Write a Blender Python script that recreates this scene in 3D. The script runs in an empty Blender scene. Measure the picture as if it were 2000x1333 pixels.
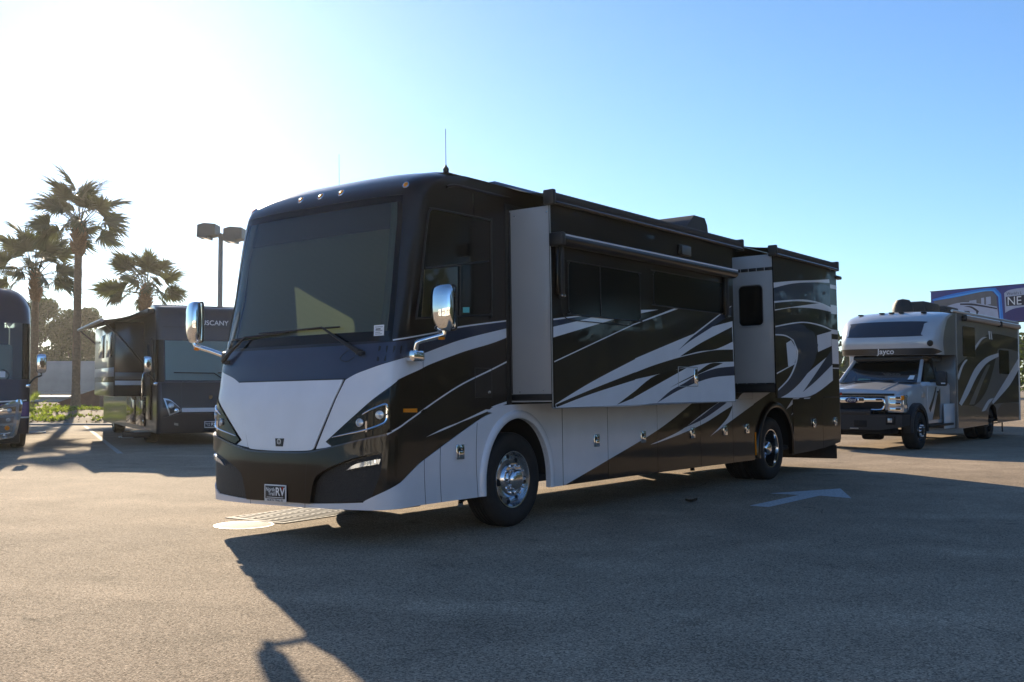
import bpy, bmesh, math, random
from mathutils import Vector, Matrix
from mathutils.geometry import delaunay_2d_cdt
random.seed(7)
SCN=bpy.context.scene
COL=SCN.collection
rad=math.radians
# ---------------------------------------------------------------- camera
cam=bpy.data.cameras.new('camera'); cam_o=bpy.data.objects.new('camera',cam); COL.objects.link(cam_o)
cam.sensor_width=36; cam.sensor_fit='HORIZONTAL'; cam.lens=36*2050/2000
cam.clip_end=3000; cam.clip_start=.1
cam.shift_y=.00025
cam_o.location=(0,0,1.51); cam_o.rotation_euler=(rad(90+2.416),0,0)
SCN.camera=cam_o
# ---------------------------------------------------------------- sky and sun
SUN_AZ=21.0   # degrees left of the +Y axis
SUN_EL=19.0
wd=bpy.data.worlds.new('World'); SCN.world=wd; wd.use_nodes=True
nt=wd.node_tree; nt.nodes.clear()
sk=nt.nodes.new('ShaderNodeTexSky'); sk.sky_type='NISHITA'; sk.sun_disc=False
sk.sun_elevation=rad(SUN_EL); sk.sun_rotation=rad(-SUN_AZ)
sk.air_density=1.0; sk.dust_density=.2; sk.ozone_density=5.8; sk.altitude=0
bg=nt.nodes.new('ShaderNodeBackground'); bg.inputs[1].default_value=.063
wo=nt.nodes.new('ShaderNodeOutputWorld')
nt.links.new(sk.outputs[0],bg.inputs[0]); nt.links.new(bg.outputs[0],wo.inputs[0])
sl=bpy.data.lights.new('sun','SUN'); sl.energy=3.2; sl.angle=rad(.55); sl.color=(1,.83,.60)
so=bpy.data.objects.new('sun',sl); COL.objects.link(so)
to_sun=Vector((-math.sin(rad(SUN_AZ))*math.cos(rad(SUN_EL)),math.cos(rad(SUN_AZ))*math.cos(rad(SUN_EL)),math.sin(rad(SUN_EL))))
so.rotation_euler=to_sun.to_track_quat('Z','Y').to_euler(); so.location=to_sun*60
SCN.view_settings.view_transform='Standard'; SCN.view_settings.look='None'
SCN.view_settings.exposure=1.55; SCN.view_settings.gamma=1
SCN.view_settings.use_curve_mapping=False
SCN.cycles.max_bounces=8; SCN.cycles.transparent_max_bounces=12
SCN.cycles.sample_clamp_indirect=6
SCN.cycles.caustics_reflective=False; SCN.cycles.caustics_refractive=False
# ---------------------------------------------------------------- materials
MATS={}
def pbr(name,col,rough=.5,metal=0,coat=0,spec=.5,noise=0,nscale=6,bump=0,bscale=200,emit=None,rvar=0,coat_r=.03):
    m=bpy.data.materials.new(name); m.use_nodes=True; t=m.node_tree; b=t.nodes['Principled BSDF']
    b.inputs['Base Color'].default_value=(*col,1); b.inputs['Roughness'].default_value=rough
    b.inputs['Metallic'].default_value=metal; b.inputs['Coat Weight'].default_value=coat
    b.inputs['Coat Roughness'].default_value=coat_r
    b.inputs['Specular IOR Level'].default_value=spec
    tc=t.nodes.new('ShaderNodeTexCoord')
    if noise or rvar:
        n=t.nodes.new('ShaderNodeTexNoise'); n.inputs['Scale'].default_value=nscale; n.inputs['Detail'].default_value=6
        t.links.new(tc.outputs['Object'],n.inputs['Vector'])
        if noise:
            mp=t.nodes.new('ShaderNodeMapRange'); mp.inputs[1].default_value=.25; mp.inputs[2].default_value=.75
            mp.inputs[3].default_value=1-noise; mp.inputs[4].default_value=1+noise
            t.links.new(n.outputs['Fac'],mp.inputs[0])
            mx=t.nodes.new('ShaderNodeVectorMath'); mx.operation='SCALE'; mx.inputs[0].default_value=col
            t.links.new(mp.outputs[0],mx.inputs['Scale']); t.links.new(mx.outputs[0],b.inputs['Base Color'])
        if rvar:
            mp=t.nodes.new('ShaderNodeMapRange'); mp.inputs[1].default_value=.3; mp.inputs[2].default_value=.7
            mp.inputs[3].default_value=max(0,rough-rvar); mp.inputs[4].default_value=rough+rvar
            t.links.new(n.outputs['Fac'],mp.inputs[0]); t.links.new(mp.outputs[0],b.inputs['Roughness'])
    if bump:
        n2=t.nodes.new('ShaderNodeTexNoise'); n2.inputs['Scale'].default_value=bscale; n2.inputs['Detail'].default_value=3
        t.links.new(tc.outputs['Object'],n2.inputs['Vector'])
        bp=t.nodes.new('ShaderNodeBump'); bp.inputs['Strength'].default_value=bump; bp.inputs['Distance'].default_value=.01
        t.links.new(n2.outputs['Fac'],bp.inputs['Height']); t.links.new(bp.outputs[0],b.inputs['Normal'])
    if emit: b.inputs['Emission Color'].default_value=(*emit[0],1); b.inputs['Emission Strength'].default_value=emit[1]
    MATS[name]=m; return m
# vehicle paints: clear coat over base, with a slow waviness so reflections wander as on real panels
def paint(name,col,metal=0,rough=.3,coat=.6):
    m=pbr(name,col,rough,metal,coat,.12,noise=.05,nscale=3)
    t=m.node_tree; b=t.nodes['Principled BSDF']
    tc=t.nodes.new('ShaderNodeTexCoord'); n=t.nodes.new('ShaderNodeTexNoise'); n.inputs['Scale'].default_value=1.6; n.inputs['Detail'].default_value=2
    t.links.new(tc.outputs['Object'],n.inputs['Vector'])
    bp=t.nodes.new('ShaderNodeBump'); bp.inputs['Strength'].default_value=.12; bp.inputs['Distance'].default_value=.02
    t.links.new(n.outputs['Fac'],bp.inputs['Height'])
    t.links.new(bp.outputs[0],b.inputs['Coat Normal'])
    d=t.nodes.new('ShaderNodeTexNoise'); d.inputs['Scale'].default_value=5; d.inputs['Detail'].default_value=8
    t.links.new(tc.outputs['Object'],d.inputs['Vector'])
    mp=t.nodes.new('ShaderNodeMapRange'); mp.inputs[1].default_value=.4; mp.inputs[2].default_value=.8; mp.inputs[3].default_value=.02; mp.inputs[4].default_value=.12
    t.links.new(d.outputs['Fac'],mp.inputs[0]); t.links.new(mp.outputs[0],b.inputs['Coat Roughness'])
    return m
BLACK=paint('black_brown_paint',(.012,.0085,.006)); BRONZE=paint('bronze_paint',(.022,.018,.014),0)
BLUE=paint('slate_blue_paint',(.034,.045,.078),.2); SILVER=paint('silver_paint',(.74,.745,.77),.05,.38)
GREYP=paint('grey_paint',(.14,.145,.15),.3); ENDW=pbr('grey_fibreglass',(.36,.35,.34),.38,0,.3,noise=.06,nscale=2)
TUSP=paint('dark_grey_paint',(.035,.036,.045),.2); NAVY=paint('navy_paint',(.02,.022,.04),.1)
CAMPG=paint('pewter_paint',(.20,.20,.20),.3); CAMPS=paint('light_pewter_paint',(.52,.53,.55),.2); CAMPD=paint('charcoal_paint',(.02,.019,.018)); CAMPT=paint('taupe_paint',(.16,.125,.10),.2)
CHROME=pbr('chrome',(.86,.87,.88),.045,1); ALU=pbr('polished_aluminium',(.75,.76,.78),.16,1,noise=.08,nscale=25)
RUB=pbr('rubber',(.016,.015,.014),.75,noise=.25,nscale=18,bump=.3,bscale=90); TRIM=pbr('black_trim',(.012,.011,.010),.5,noise=.15,nscale=10)
MATTE=pbr('matt_black',(.008,.008,.008),.85); FABRIC=pbr('awning_fabric',(.03,.027,.024),.9,bump=.3,bscale=400,noise=.2,nscale=8)
GLASSD=pbr('dark_tinted_glass',(.006,.006,.005),.11,0,0,.22); AMBER=pbr('amber_lens',(.85,.27,.01),.45,0,.1,.2); REDL=pbr('red_lens',(.5,.02,.01),.15,0,.6)
LENS=pbr('lamp_glass',(.55,.58,.6),.08,.6,.8); WHITE=pbr('white_plastic',(.75,.75,.74),.45,noise=.05); PAPER=pbr('paper_sticker',(.8,.8,.8),.7)
TEAL=pbr('teal_sticker',(.12,.55,.50),.6); STEEL=pbr('galvanised_steel',(.35,.35,.34),.45,.7,noise=.15,nscale=12); POLE=pbr('lamp_pole_paint',(.22,.21,.2),.5,.2,noise=.12,nscale=4)
LAMPH=pbr('lamp_housing',(.10,.095,.09),.5,.2,noise=.1)
SOLAR=pbr('roof_panel_glass',(.05,.09,.16),.1,.2,.8)
TEXTW=pbr('white_lettering',(.8,.8,.8),.5); TEXTS=pbr('silver_lettering',(.55,.56,.58),.3,.6)
PLAST=pbr('grey_black_plastic',(.022,.022,.023),.6,bump=.2,bscale=300)
def glass(name,tint,refl=1.5):
    m=bpy.data.materials.new(name); m.use_nodes=True; t=m.node_tree; t.nodes.clear()
    o=t.nodes.new('ShaderNodeOutputMaterial'); mx=t.nodes.new('ShaderNodeMixShader'); f=t.nodes.new('ShaderNodeFresnel'); f.inputs[0].default_value=refl
    tr=t.nodes.new('ShaderNodeBsdfTransparent'); tr.inputs[0].default_value=(*tint,1); g=t.nodes.new('ShaderNodeBsdfGlossy'); g.inputs['Roughness'].default_value=.015
    t.links.new(f.outputs[0],mx.inputs[0]); t.links.new(tr.outputs[0],mx.inputs[1]); t.links.new(g.outputs[0],mx.inputs[2]); t.links.new(mx.outputs[0],o.inputs[0]); return m
WSGLASS=glass('windscreen_glass',(.72,.78,.68),1.65); SIDEGL=glass('side_window_glass',(.45,.5,.45)); TRUCKGL=glass('truck_glass',(.4,.44,.4),1.2)
def shade_mat():
    m=pbr('roller_shade_mesh',(.16,.155,.12),.9); t=m.node_tree; b=t.nodes['Principled BSDF']
    tc=t.nodes.new('ShaderNodeTexCoord'); w=t.nodes.new('ShaderNodeTexWave'); w.bands_direction='Z'; w.inputs['Scale'].default_value=26; w.inputs['Distortion'].default_value=1.2
    w.inputs['Detail'].default_value=2
    t.links.new(tc.outputs['Object'],w.inputs['Vector'])
    r=t.nodes.new('ShaderNodeValToRGB'); r.color_ramp.elements[0].color=(.30,.275,.18,1); r.color_ramp.elements[1].color=(.54,.50,.33,1)
    t.links.new(w.outputs['Fac'],r.inputs[0]); t.links.new(r.outputs[0],b.inputs['Base Color'])
    o=[n for n in t.nodes if n.type=='OUTPUT_MATERIAL'][0]
    tl=t.nodes.new('ShaderNodeBsdfTranslucent'); tl.inputs[0].default_value=(.34,.37,.27,1); mx=t.nodes.new('ShaderNodeMixShader'); mx.inputs[0].default_value=.55
    t.links.new(b.outputs[0],mx.inputs[1]); t.links.new(tl.outputs[0],mx.inputs[2]); t.links.new(mx.outputs[0],o.inputs[0]); return m
SHADE=shade_mat()
def grille_mat():
    m=pbr('grille_mesh',(.012,.011,.010),.5); t=m.node_tree; b=t.nodes['Principled BSDF']
    tc=t.nodes.new('ShaderNodeTexCoord'); v=t.nodes.new('ShaderNodeTexVoronoi'); v.inputs['Scale'].default_value=85
    t.links.new(tc.outputs['Object'],v.inputs['Vector']); bp=t.nodes.new('ShaderNodeBump'); bp.inputs['Strength'].default_value=1; bp.inputs['Distance'].default_value=.006
    t.links.new(v.outputs['Distance'],bp.inputs['Height']); t.links.new(bp.outputs[0],b.inputs['Normal']); return m
GRILLE=grille_mat()
def asphalt():
    m=bpy.data.materials.new('asphalt'); m.use_nodes=True; t=m.node_tree; b=t.nodes['Principled BSDF']; L=t.links.new
    tc=t.nodes.new('ShaderNodeTexCoord')
    def tex(kind,sc,det=4):
        n=t.nodes.new('ShaderNodeTex'+kind); n.inputs['Scale'].default_value=sc
        if kind=='Noise': n.inputs['Detail'].default_value=det
        L(tc.outputs['Object'],n.inputs['Vector']); return n
    big=tex('Noise',.16,5); mid=tex('Noise',1.3,6); fine=tex('Noise',55,3); st=tex('Voronoi',95)
    def rng(src,a,b_,c_,d_):
        n=t.nodes.new('ShaderNodeMapRange'); n.inputs[1].default_value=a; n.inputs[2].default_value=b_; n.inputs[3].default_value=c_; n.inputs[4].default_value=d_; L(src,n.inputs[0]); return n.outputs[0]
    def mul(a,b_):
        n=t.nodes.new('ShaderNodeMath'); n.operation='MULTIPLY'; L(a,n.inputs[0]); L(b_,n.inputs[1]); return n.outputs[0]
    sep=t.nodes.new('ShaderNodeSeparateColor'); L(st.outputs['Color'],sep.inputs[0])
    k=mul(mul(rng(big.outputs['Fac'],.3,.7,.82,1.16),rng(mid.outputs['Fac'],.3,.7,.86,1.12)),mul(rng(fine.outputs['Fac'],.3,.7,.75,1.25),rng(sep.outputs[0],0,1,.45,1.55)))
    # hairline cracks broken up by noise, oil drips and scuffs; the pale wavy bands also paint faint streaks of light
    dn=tex('Noise',.7,4); va=t.nodes.new('ShaderNodeVectorMath'); va.operation='ADD'; dsc=t.nodes.new('ShaderNodeVectorMath'); dsc.operation='SCALE'; dsc.inputs['Scale'].default_value=1.6
    L(dn.outputs['Color'],dsc.inputs[0]); L(tc.outputs['Object'],va.inputs[0]); L(dsc.outputs[0],va.inputs[1])
    vc=t.nodes.new('ShaderNodeTexVoronoi'); vc.feature='DISTANCE_TO_EDGE'; vc.inputs['Scale'].default_value=.22; L(va.outputs[0],vc.inputs['Vector'])
    mk_=tex('Noise',.33,3); cr=t.nodes.new('ShaderNodeMath'); cr.operation='MAXIMUM'; L(rng(vc.outputs['Distance'],.0,.0035,.55,1),cr.inputs[0]); L(rng(mk_.outputs['Fac'],.52,.60,1,.0),cr.inputs[1]); k=mul(k,cr.outputs[0])
    sp=tex('Noise',2.1,2); k=mul(k,rng(sp.outputs['Fac'],.66,.74,1,.72))
    wv=t.nodes.new('ShaderNodeTexWave'); wv.inputs['Scale'].default_value=.11; wv.inputs['Distortion'].default_value=3.5; wv.inputs['Detail'].default_value=3; wv.inputs['Detail Scale'].default_value=.5
    mpn=t.nodes.new('ShaderNodeMapping'); mpn.inputs['Rotation'].default_value=(0,0,1.75); L(tc.outputs['Object'],mpn.inputs[0]); L(mpn.outputs[0],wv.inputs['Vector'])
    tm=tex('Noise',.5,3); scf=t.nodes.new('ShaderNodeMath'); scf.operation='MULTIPLY'; L(rng(wv.outputs['Fac'],.86,1.0,0,.2),scf.inputs[0]); L(rng(tm.outputs['Fac'],.45,.6,0,1),scf.inputs[1]); sc1=t.nodes.new('ShaderNodeMath'); sc1.operation='ADD'; sc1.inputs[1].default_value=1; L(scf.outputs[0],sc1.inputs[0]); k=mul(k,sc1.outputs[0])
    pt=tex('Voronoi',.13); sp2=t.nodes.new('ShaderNodeSeparateColor'); L(pt.outputs['Color'],sp2.inputs[0]); k=mul(k,rng(sp2.outputs[0],0,1,.93,1.06))
    vm=t.nodes.new('ShaderNodeVectorMath'); vm.operation='SCALE'; vm.inputs[0].default_value=(.335,.26,.185); L(k,vm.inputs['Scale']); L(vm.outputs[0],b.inputs['Base Color'])
    L(rng(sep.outputs[1],0,1,.8,1.0),b.inputs['Roughness'])
    ad=t.nodes.new('ShaderNodeMath'); ad.operation='ADD'; L(rng(st.outputs['Distance'],0,.6,1,0),ad.inputs[0]); L(rng(sep.outputs[2],0,1,0,.8),ad.inputs[1])
    bp=t.nodes.new('ShaderNodeBump'); bp.inputs['Strength'].default_value=.55; bp.inputs['Distance'].default_value=.004; L(ad.outputs[0],bp.inputs['Height']); L(bp.outputs[0],b.inputs['Normal'])
    b.inputs['Specular IOR Level'].default_value=.12
    return m
ASPH=asphalt()
def road_paint():
    m=pbr('worn_white_road_paint',(.50,.51,.51),.75,noise=.4,nscale=30,bump=.5,bscale=120); return m
ROADP=road_paint(); FADED=pbr('faded_bay_line',(.36,.34,.31),.8,noise=.35,nscale=14,bump=.4,bscale=120)
DIRT=pbr('verge_soil',(.17,.125,.08),.95,noise=.35,nscale=2.5,bump=.6,bscale=14); CONC=pbr('weathered_concrete',(.36,.36,.35),.85,noise=.15,nscale=.8,bump=.2,bscale=30)
BARK=pbr('palm_bark',(.27,.17,.10),.9,noise=.3,nscale=9,bump=1,bscale=16); BOOT=pbr('palm_boots',(.30,.17,.09),.9,noise=.35,nscale=14,bump=.8,bscale=30)
OAKB=pbr('oak_bark',(.10,.085,.07),.9,noise=.3,nscale=8,bump=.6,bscale=20)
def leaf(name,c1,c2,tr=.35,rough=.5):
    m=bpy.data.materials.new(name); m.use_nodes=True; t=m.node_tree; t.nodes.clear(); L=t.links.new
    o=t.nodes.new('ShaderNodeOutputMaterial'); d=t.nodes.new('ShaderNodeBsdfPrincipled'); d.inputs['Roughness'].default_value=rough
    tl=t.nodes.new('ShaderNodeBsdfTranslucent'); mx=t.nodes.new('ShaderNodeMixShader'); mx.inputs[0].default_value=tr
    g=t.nodes.new('ShaderNodeNewGeometry'); r=t.nodes.new('ShaderNodeValToRGB'); r.color_ramp.elements[0].color=(*c1,1); r.color_ramp.elements[1].color=(*c2,1)
    L(g.outputs['Random Per Island'],r.inputs[0]); L(r.outputs[0],d.inputs['Base Color'])
    sc=t.nodes.new('ShaderNodeVectorMath'); sc.operation='MULTIPLY'; sc.inputs[1].default_value=(1.5,1.7,.7); L(r.outputs[0],sc.inputs[0]); L(sc.outputs[0],tl.inputs[0])
    L(d.outputs[0],mx.inputs[1]); L(tl.outputs[0],mx.inputs[2]); L(mx.outputs[0],o.inputs[0]); return m
PALML=leaf('palm_leaf',(.050,.055,.028),(.085,.09,.045),.25); OAKL=leaf('oak_leaf',(.03,.045,.018),(.07,.09,.035),.3); GRASS=leaf('ground_cover_leaf',(.12,.15,.035),(.24,.26,.07),.5); DEADL=leaf('dry_leaf',(.2,.14,.07),(.3,.2,.1),.2)
# ---------------------------------------------------------------- object helpers
def tag(o,label=None,cat=None,group=None,kind=None):
    if label:o['label']=label
    if cat:o['category']=cat
    if group:o['group']=group
    if kind:o['kind']=kind
    return o
def empty(name,loc=(0,0,0),rz=0,rx=0,label=None,cat=None,group=None):
    o=bpy.data.objects.new(name,None); COL.objects.link(o); o.rotation_mode='XYZ'; o.empty_display_size=.2
    o.location=loc; o.rotation_euler=(rx,0,rz); return tag(o,label,cat,group)
def mk(name,vs,fs,mat,par=None,smooth=False,auto=None):
    me=bpy.data.meshes.new(name); me.from_pydata([tuple(v) for v in vs],[],fs); me.update()
    if mat: me.materials.append(mat)
    o=bpy.data.objects.new(name,me); COL.objects.link(o)
    if par: o.parent=par
    if smooth: me.polygons.foreach_set('use_smooth',[True]*len(me.polygons))
    if auto is not None:
        me.polygons.foreach_set('use_smooth',[True]*len(me.polygons))
        me.set_sharp_from_angle(angle=rad(auto))
    return o
def bmo(name,bm,mat,par=None,auto=None):
    bmesh.ops.recalc_face_normals(bm,faces=bm.faces)
    me=bpy.data.meshes.new(name); bm.to_mesh(me); bm.free(); me.materials.append(mat)
    o=bpy.data.objects.new(name,me); COL.objects.link(o)
    if par:o.parent=par
    if auto is not None:
        me.polygons.foreach_set('use_smooth',[True]*len(me.polygons)); me.set_sharp_from_angle(angle=rad(auto))
    return o
def addbox(bm,a,b,bev=0,M=None,seg=2):
    r=bmesh.ops.create_cube(bm,size=1); vs=r['verts']
    for v in vs: v.co=Vector([(a[i]+b[i])/2+v.co[i]*(b[i]-a[i]) for i in range(3)])
    if bev:
        es=list({e for v in vs for e in v.link_edges})
        r=bmesh.ops.bevel(bm,geom=es,offset=bev,segments=seg,affect='EDGES',profile=.5); vs=list({v for f in r['faces'] for v in f.verts}|{v for v in vs if v.is_valid})
    if M is not None:
        for v in vs: v.co=M@v.co
    return vs
def box(name,a,b,mat,par=None,bev=.01,M=None):
    bm=bmesh.new(); a2=[min(a[i],b[i]) for i in range(3)]; b2=[max(a[i],b[i]) for i in range(3)]
    addbox(bm,a2,b2,min(bev,min(b2[i]-a2[i] for i in range(3))*.45),M); return bmo(name,bm,mat,par,40)
def lathe_v(prof,n,axis='Y'):
    vs=[];fs=[];m=len(prof)
    for i in range(n):
        t=2*math.pi*i/n;c_,s_=math.cos(t),math.sin(t)
        for r,h in prof: vs.append((r*c_,h,r*s_) if axis=='Y' else (r*c_,r*s_,h))
    for i in range(n):
        for j in range(m-1):
            a=i*m+j;b=((i+1)%n)*m+j; fs.append((a,a+1,b+1,b))
    return vs,fs
def lathe(name,prof,n,mat,par=None,axis='Y',loc=(0,0,0),auto=35):
    vs,fs=lathe_v(prof,n,axis); o=mk(name,[(v[0]+loc[0],v[1]+loc[1],v[2]+loc[2]) for v in vs],fs,mat,par,auto=auto); return o
def tube(name,path,r,mat,par=None,n=10,rr=None):
    P=[Vector(p) for p in path]; vs=[];fs=[]
    up=Vector((0,0,1))
    for i,p in enumerate(P):
        d=(P[min(i+1,len(P)-1)]-P[max(i-1,0)]).normalized()
        x=d.cross(up); 
        if x.length<.05: x=d.cross(Vector((1,0,0)))
        x.normalize(); y=x.cross(d).normalized(); q=rr[i] if rr else r
        for k in range(n):
            t=2*math.pi*k/n; vs.append(p+x*q*math.cos(t)+y*q*math.sin(t))
    for i in range(len(P)-1):
        for k in range(n): fs.append((i*n+k,i*n+(k+1)%n,(i+1)*n+(k+1)%n,(i+1)*n+k))
    fs.append(tuple(range(n-1,-1,-1))); fs.append(tuple((len(P)-1)*n+k for k in range(n)))
    return mk(name,vs,fs,mat,par,auto=40)
def bez(pts,n=6):
    """Catmull-Rom through points"""
    P=[Vector(p) for p in pts];o=[]
    for i in range(len(P)-1):
        p0=P[max(i-1,0)];p1=P[i];p2=P[i+1];p3=P[min(i+2,len(P)-1)]
        for k in range(n):
            t=k/n; o.append(.5*((2*p1)+(p2-p0)*t+(2*p0-5*p1+4*p2-p3)*t*t+(3*p1-p0-3*p2+p3)*t**3))
    o.append(P[-1]); return o
def smooth_poly(poly,n=5,corner=32):
    P=[Vector(p[:2]) for p in poly];m=len(P);out=[]
    def is_c(i):
        a=P[i]-P[i-1];b=P[(i+1)%m]-P[i]
        if a.length<1e-6 or b.length<1e-6:return True
        return abs(a.angle_signed(b))>rad(corner)
    cs=[is_c(i) for i in range(m)]
    for i in range(m):
        p1,p2=P[i],P[(i+1)%m]
        p0=P[i-1] if not cs[i] else p1; p3=P[(i+2)%m] if not cs[(i+1)%m] else p2
        if cs[i] and cs[(i+1)%m]: out.append(p1); continue
        for k in range(n):
            t=k/n; out.append(.5*((2*p1)+(p2-p0)*t+(2*p0-5*p1+4*p2-p3)*t*t+(3*p1-p0-3*p2+p3)*t**3))
    return out
def clip(poly,axis,val,keep_less):
    o=[];n=len(poly)
    for i in range(n):
        a=poly[i];b=poly[(i+1)%n]
        ia=(a[axis]<=val)==keep_less or a[axis]==val; ib=(b[axis]<=val)==keep_less or b[axis]==val
        if ia:o.append(Vector(a))
        if ia!=ib:
            t=(val-a[axis])/(b[axis]-a[axis]); o.append(Vector(a).lerp(Vector(b),t))
    return o
def cliprect(poly,u0,u1,z0,z1):
    for ax,v,k in((0,u0,False),(0,u1,True),(1,z0,False),(1,z1,True)):
        if len(poly)<3:return []
        poly=clip(poly,ax,v,k)
    return poly
def sheet(name,poly,S,mat,par,off=.002,th=.001,sm=True,step=None,walls=True,corner=32):
    """a piece of skin laid on surface S=(func(s,t)->point, sign), bounded by poly in (s,t)"""
    f,sg=S
    pts=smooth_poly(poly,corner=corner) if sm else [Vector(p[:2]) for p in poly]
    if step:
        q=[]
        for i in range(len(pts)):
            a,b=pts[i],pts[(i+1)%len(pts)]; k=max(1,int(math.ceil((b-a).length/step)))
            q+=[a.lerp(b,j/k) for j in range(k)]
        pts=q
    ded=[pts[0]]
    for p in pts[1:]:
        if (p-ded[-1]).length>1e-4: ded.append(p)
    if (ded[0]-ded[-1]).length<1e-4: ded.pop()
    pts=ded
    if len(pts)<3:return None
    V=list(pts); n=len(pts)
    if step:
        x0=min(p.x for p in pts);x1=max(p.x for p in pts);y0=min(p.y for p in pts);y1=max(p.y for p in pts)
        i=x0+step*.5
        while i<x1:
            j=y0+step*.5
            while j<y1:
                V.append(Vector((i,j))); j+=step
            i+=step
    r=delaunay_2d_cdt(V,[],[list(range(n))],1,1e-6)
    vv,ff=r[0],r[2]
    def nrm(s,t):
        h=1e-3; a=(f(s+h,t)-f(s-h,t)); b=(f(s,t+h)-f(s,t-h)); return a.cross(b).normalized()*sg
    vs=[];us={}
    for p in vv:
        vs.append(f(p.x,p.y)+nrm(p.x,p.y)*(off+th))
    fs=[];ec={}
    for t in ff:
        t=list(t)
        a,b,c_=[vv[i] for i in t[:3]]
        if (b-a).cross(c_-a)<0: t.reverse()
        if sg<0: t.reverse()
        fs.append(tuple(t))
        for i in range(len(t)):
            e=(t[i],t[(i+1)%len(t)]); ec[e]=ec.get(e,0)+1
    if walls and th>.0015:
        base={}
        for (a,b) in list(ec):
            if (b,a) not in ec:
                for q in(a,b):
                    if q not in base:
                        base[q]=len(vs); vs.append(f(vv[q].x,vv[q].y)+nrm(vv[q].x,vv[q].y)*(off-.004))
                fs.append((b,a,base[a],base[b]))
    return mk(name,vs,fs,mat,par,auto=30)
def gridsurf(name,f,s0,s1,t0,t1,ns,nt_,mat,par,flip=False,ss=None,ts=None,auto=40):
    S_=ss or [s0+(s1-s0)*i/ns for i in range(ns+1)]; T_=ts or [t0+(t1-t0)*j/nt_ for j in range(nt_+1)]
    vs=[f(s,t) for t in T_ for s in S_]; fs=[];w=len(S_)
    for j in range(len(T_)-1):
        for i in range(w-1):
            q=(j*w+i,j*w+i+1,(j+1)*w+i+1,(j+1)*w+i); fs.append(q[::-1] if flip else q)
    return mk(name,vs,fs,mat,par,auto=auto)
def lettering(name,txt,org,xd,yd,size,mat,par,th=.004,bold=0,align='CENTER',shear=0):
    cu=bpy.data.curves.new(name,'FONT'); cu.body=txt; cu.size=1; cu.extrude=0; cu.offset=bold; cu.align_x=align; cu.align_y='CENTER'; cu.shear=shear
    to=bpy.data.objects.new(name+'_t',cu); COL.objects.link(to)
    dg=bpy.context.evaluated_depsgraph_get(); me=bpy.data.meshes.new_from_object(to.evaluated_get(dg)); bpy.data.objects.remove(to)
    xd=Vector(xd).normalized();yd=Vector(yd).normalized();n=xd.cross(yd); org=Vector(org)
    for v in me.vertices:
        v.co=org+xd*v.co.x*size+yd*v.co.y*size+n*th
    me.name=name; me.materials.clear(); me.materials.append(mat)
    o=bpy.data.objects.new(name,me); COL.objects.link(o); o.parent=par; return o
def interp(x,X,Y):
    if x<=X[0]:return Y[0]
    for i in range(1,len(X)):
        if x<=X[i]:
            t=(x-X[i-1])/(X[i]-X[i-1]); return Y[i-1]+(Y[i]-Y[i-1])*t
    return Y[-1]
def spl(X,Y,n=6):
    p=bez([(x,y,0) for x,y in zip(X,Y)],n); return [q.x for q in p],[q.y for q in p]
class Shell:
    """vehicle nose: plan curve bowed with rounded corners, centre line u=c(z)"""
    def __init__(s,CZ,CU,HW,yc,dirn,b=1.08,bow=.05,e=.62,k=0,crown=None):
        s.CZ,s.CU=spl(CZ,CU); s.HW=HW;s.yc=yc;s.d=dirn;s.e=e;s.k=k;s.crown=crown
        P=[(b*i/40,bow*(i/40)**3) for i in range(41)]
        slp=math.atan(3*bow/b);R=(HW-b)/(1-math.sin(slp));cx=b-R*math.sin(slp);cu_=bow+R*math.cos(slp)
        for i in range(1,17):
            t=slp+(math.pi/2-slp)*i/16; P.append((cx+R*math.sin(t),cu_-R*math.cos(t)))
        P.append((HW,e)); s.PW=[p[0] for p in P];s.PU=[p[1] for p in P];A=[0]
        for i in range(1,len(P)): A.append(A[-1]+math.hypot(P[i][0]-P[i-1][0],P[i][1]-P[i-1][1]))
        s.PA=A;s.A1=A[-2];s.A2=A[-1]
        s.cols=[0,.2,.4,.6,.8,.95,1.03]+[A[i] for i in range(40,len(A))]
        s.cols=sorted(set(round(c,4) for c in s.cols if c<=s.A2))
    def c(s,z): return interp(z,s.CZ,s.CU)
    def f(s,a,z):
        q=1 if a>=0 else -1;a=abs(a)
        if a>s.A2+.002: return Vector((s.c(z)+s.e+a-s.A2,s.yc+s.d*q*s.HW,z))
        w=interp(a,s.PA,s.PW);u=s.c(z)+interp(a,s.PA,s.PU)
        if s.k: u+=s.k*(1-min(1,max(0,(z-.9)/.7)))*(w/s.HW)**3*(1 if a<s.A1 else 1-(a-s.A1)/(s.A2-s.A1))
        if s.crown and z>s.crown[0]: z=z-s.crown[1]*(w/s.HW)**(s.crown[3] if len(s.crown)>3 else 2)*(z-s.crown[0])/s.crown[2]
        return Vector((u,s.yc+s.d*q*w,z))
    def a_of(s,u,z): return s.A2+u-s.c(z)-s.e
    def S(s): return (s.f,1 if s.d<0 else -1)
    def full(s): return [-c for c in reversed(s.cols)]+s.cols[1:]
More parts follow.
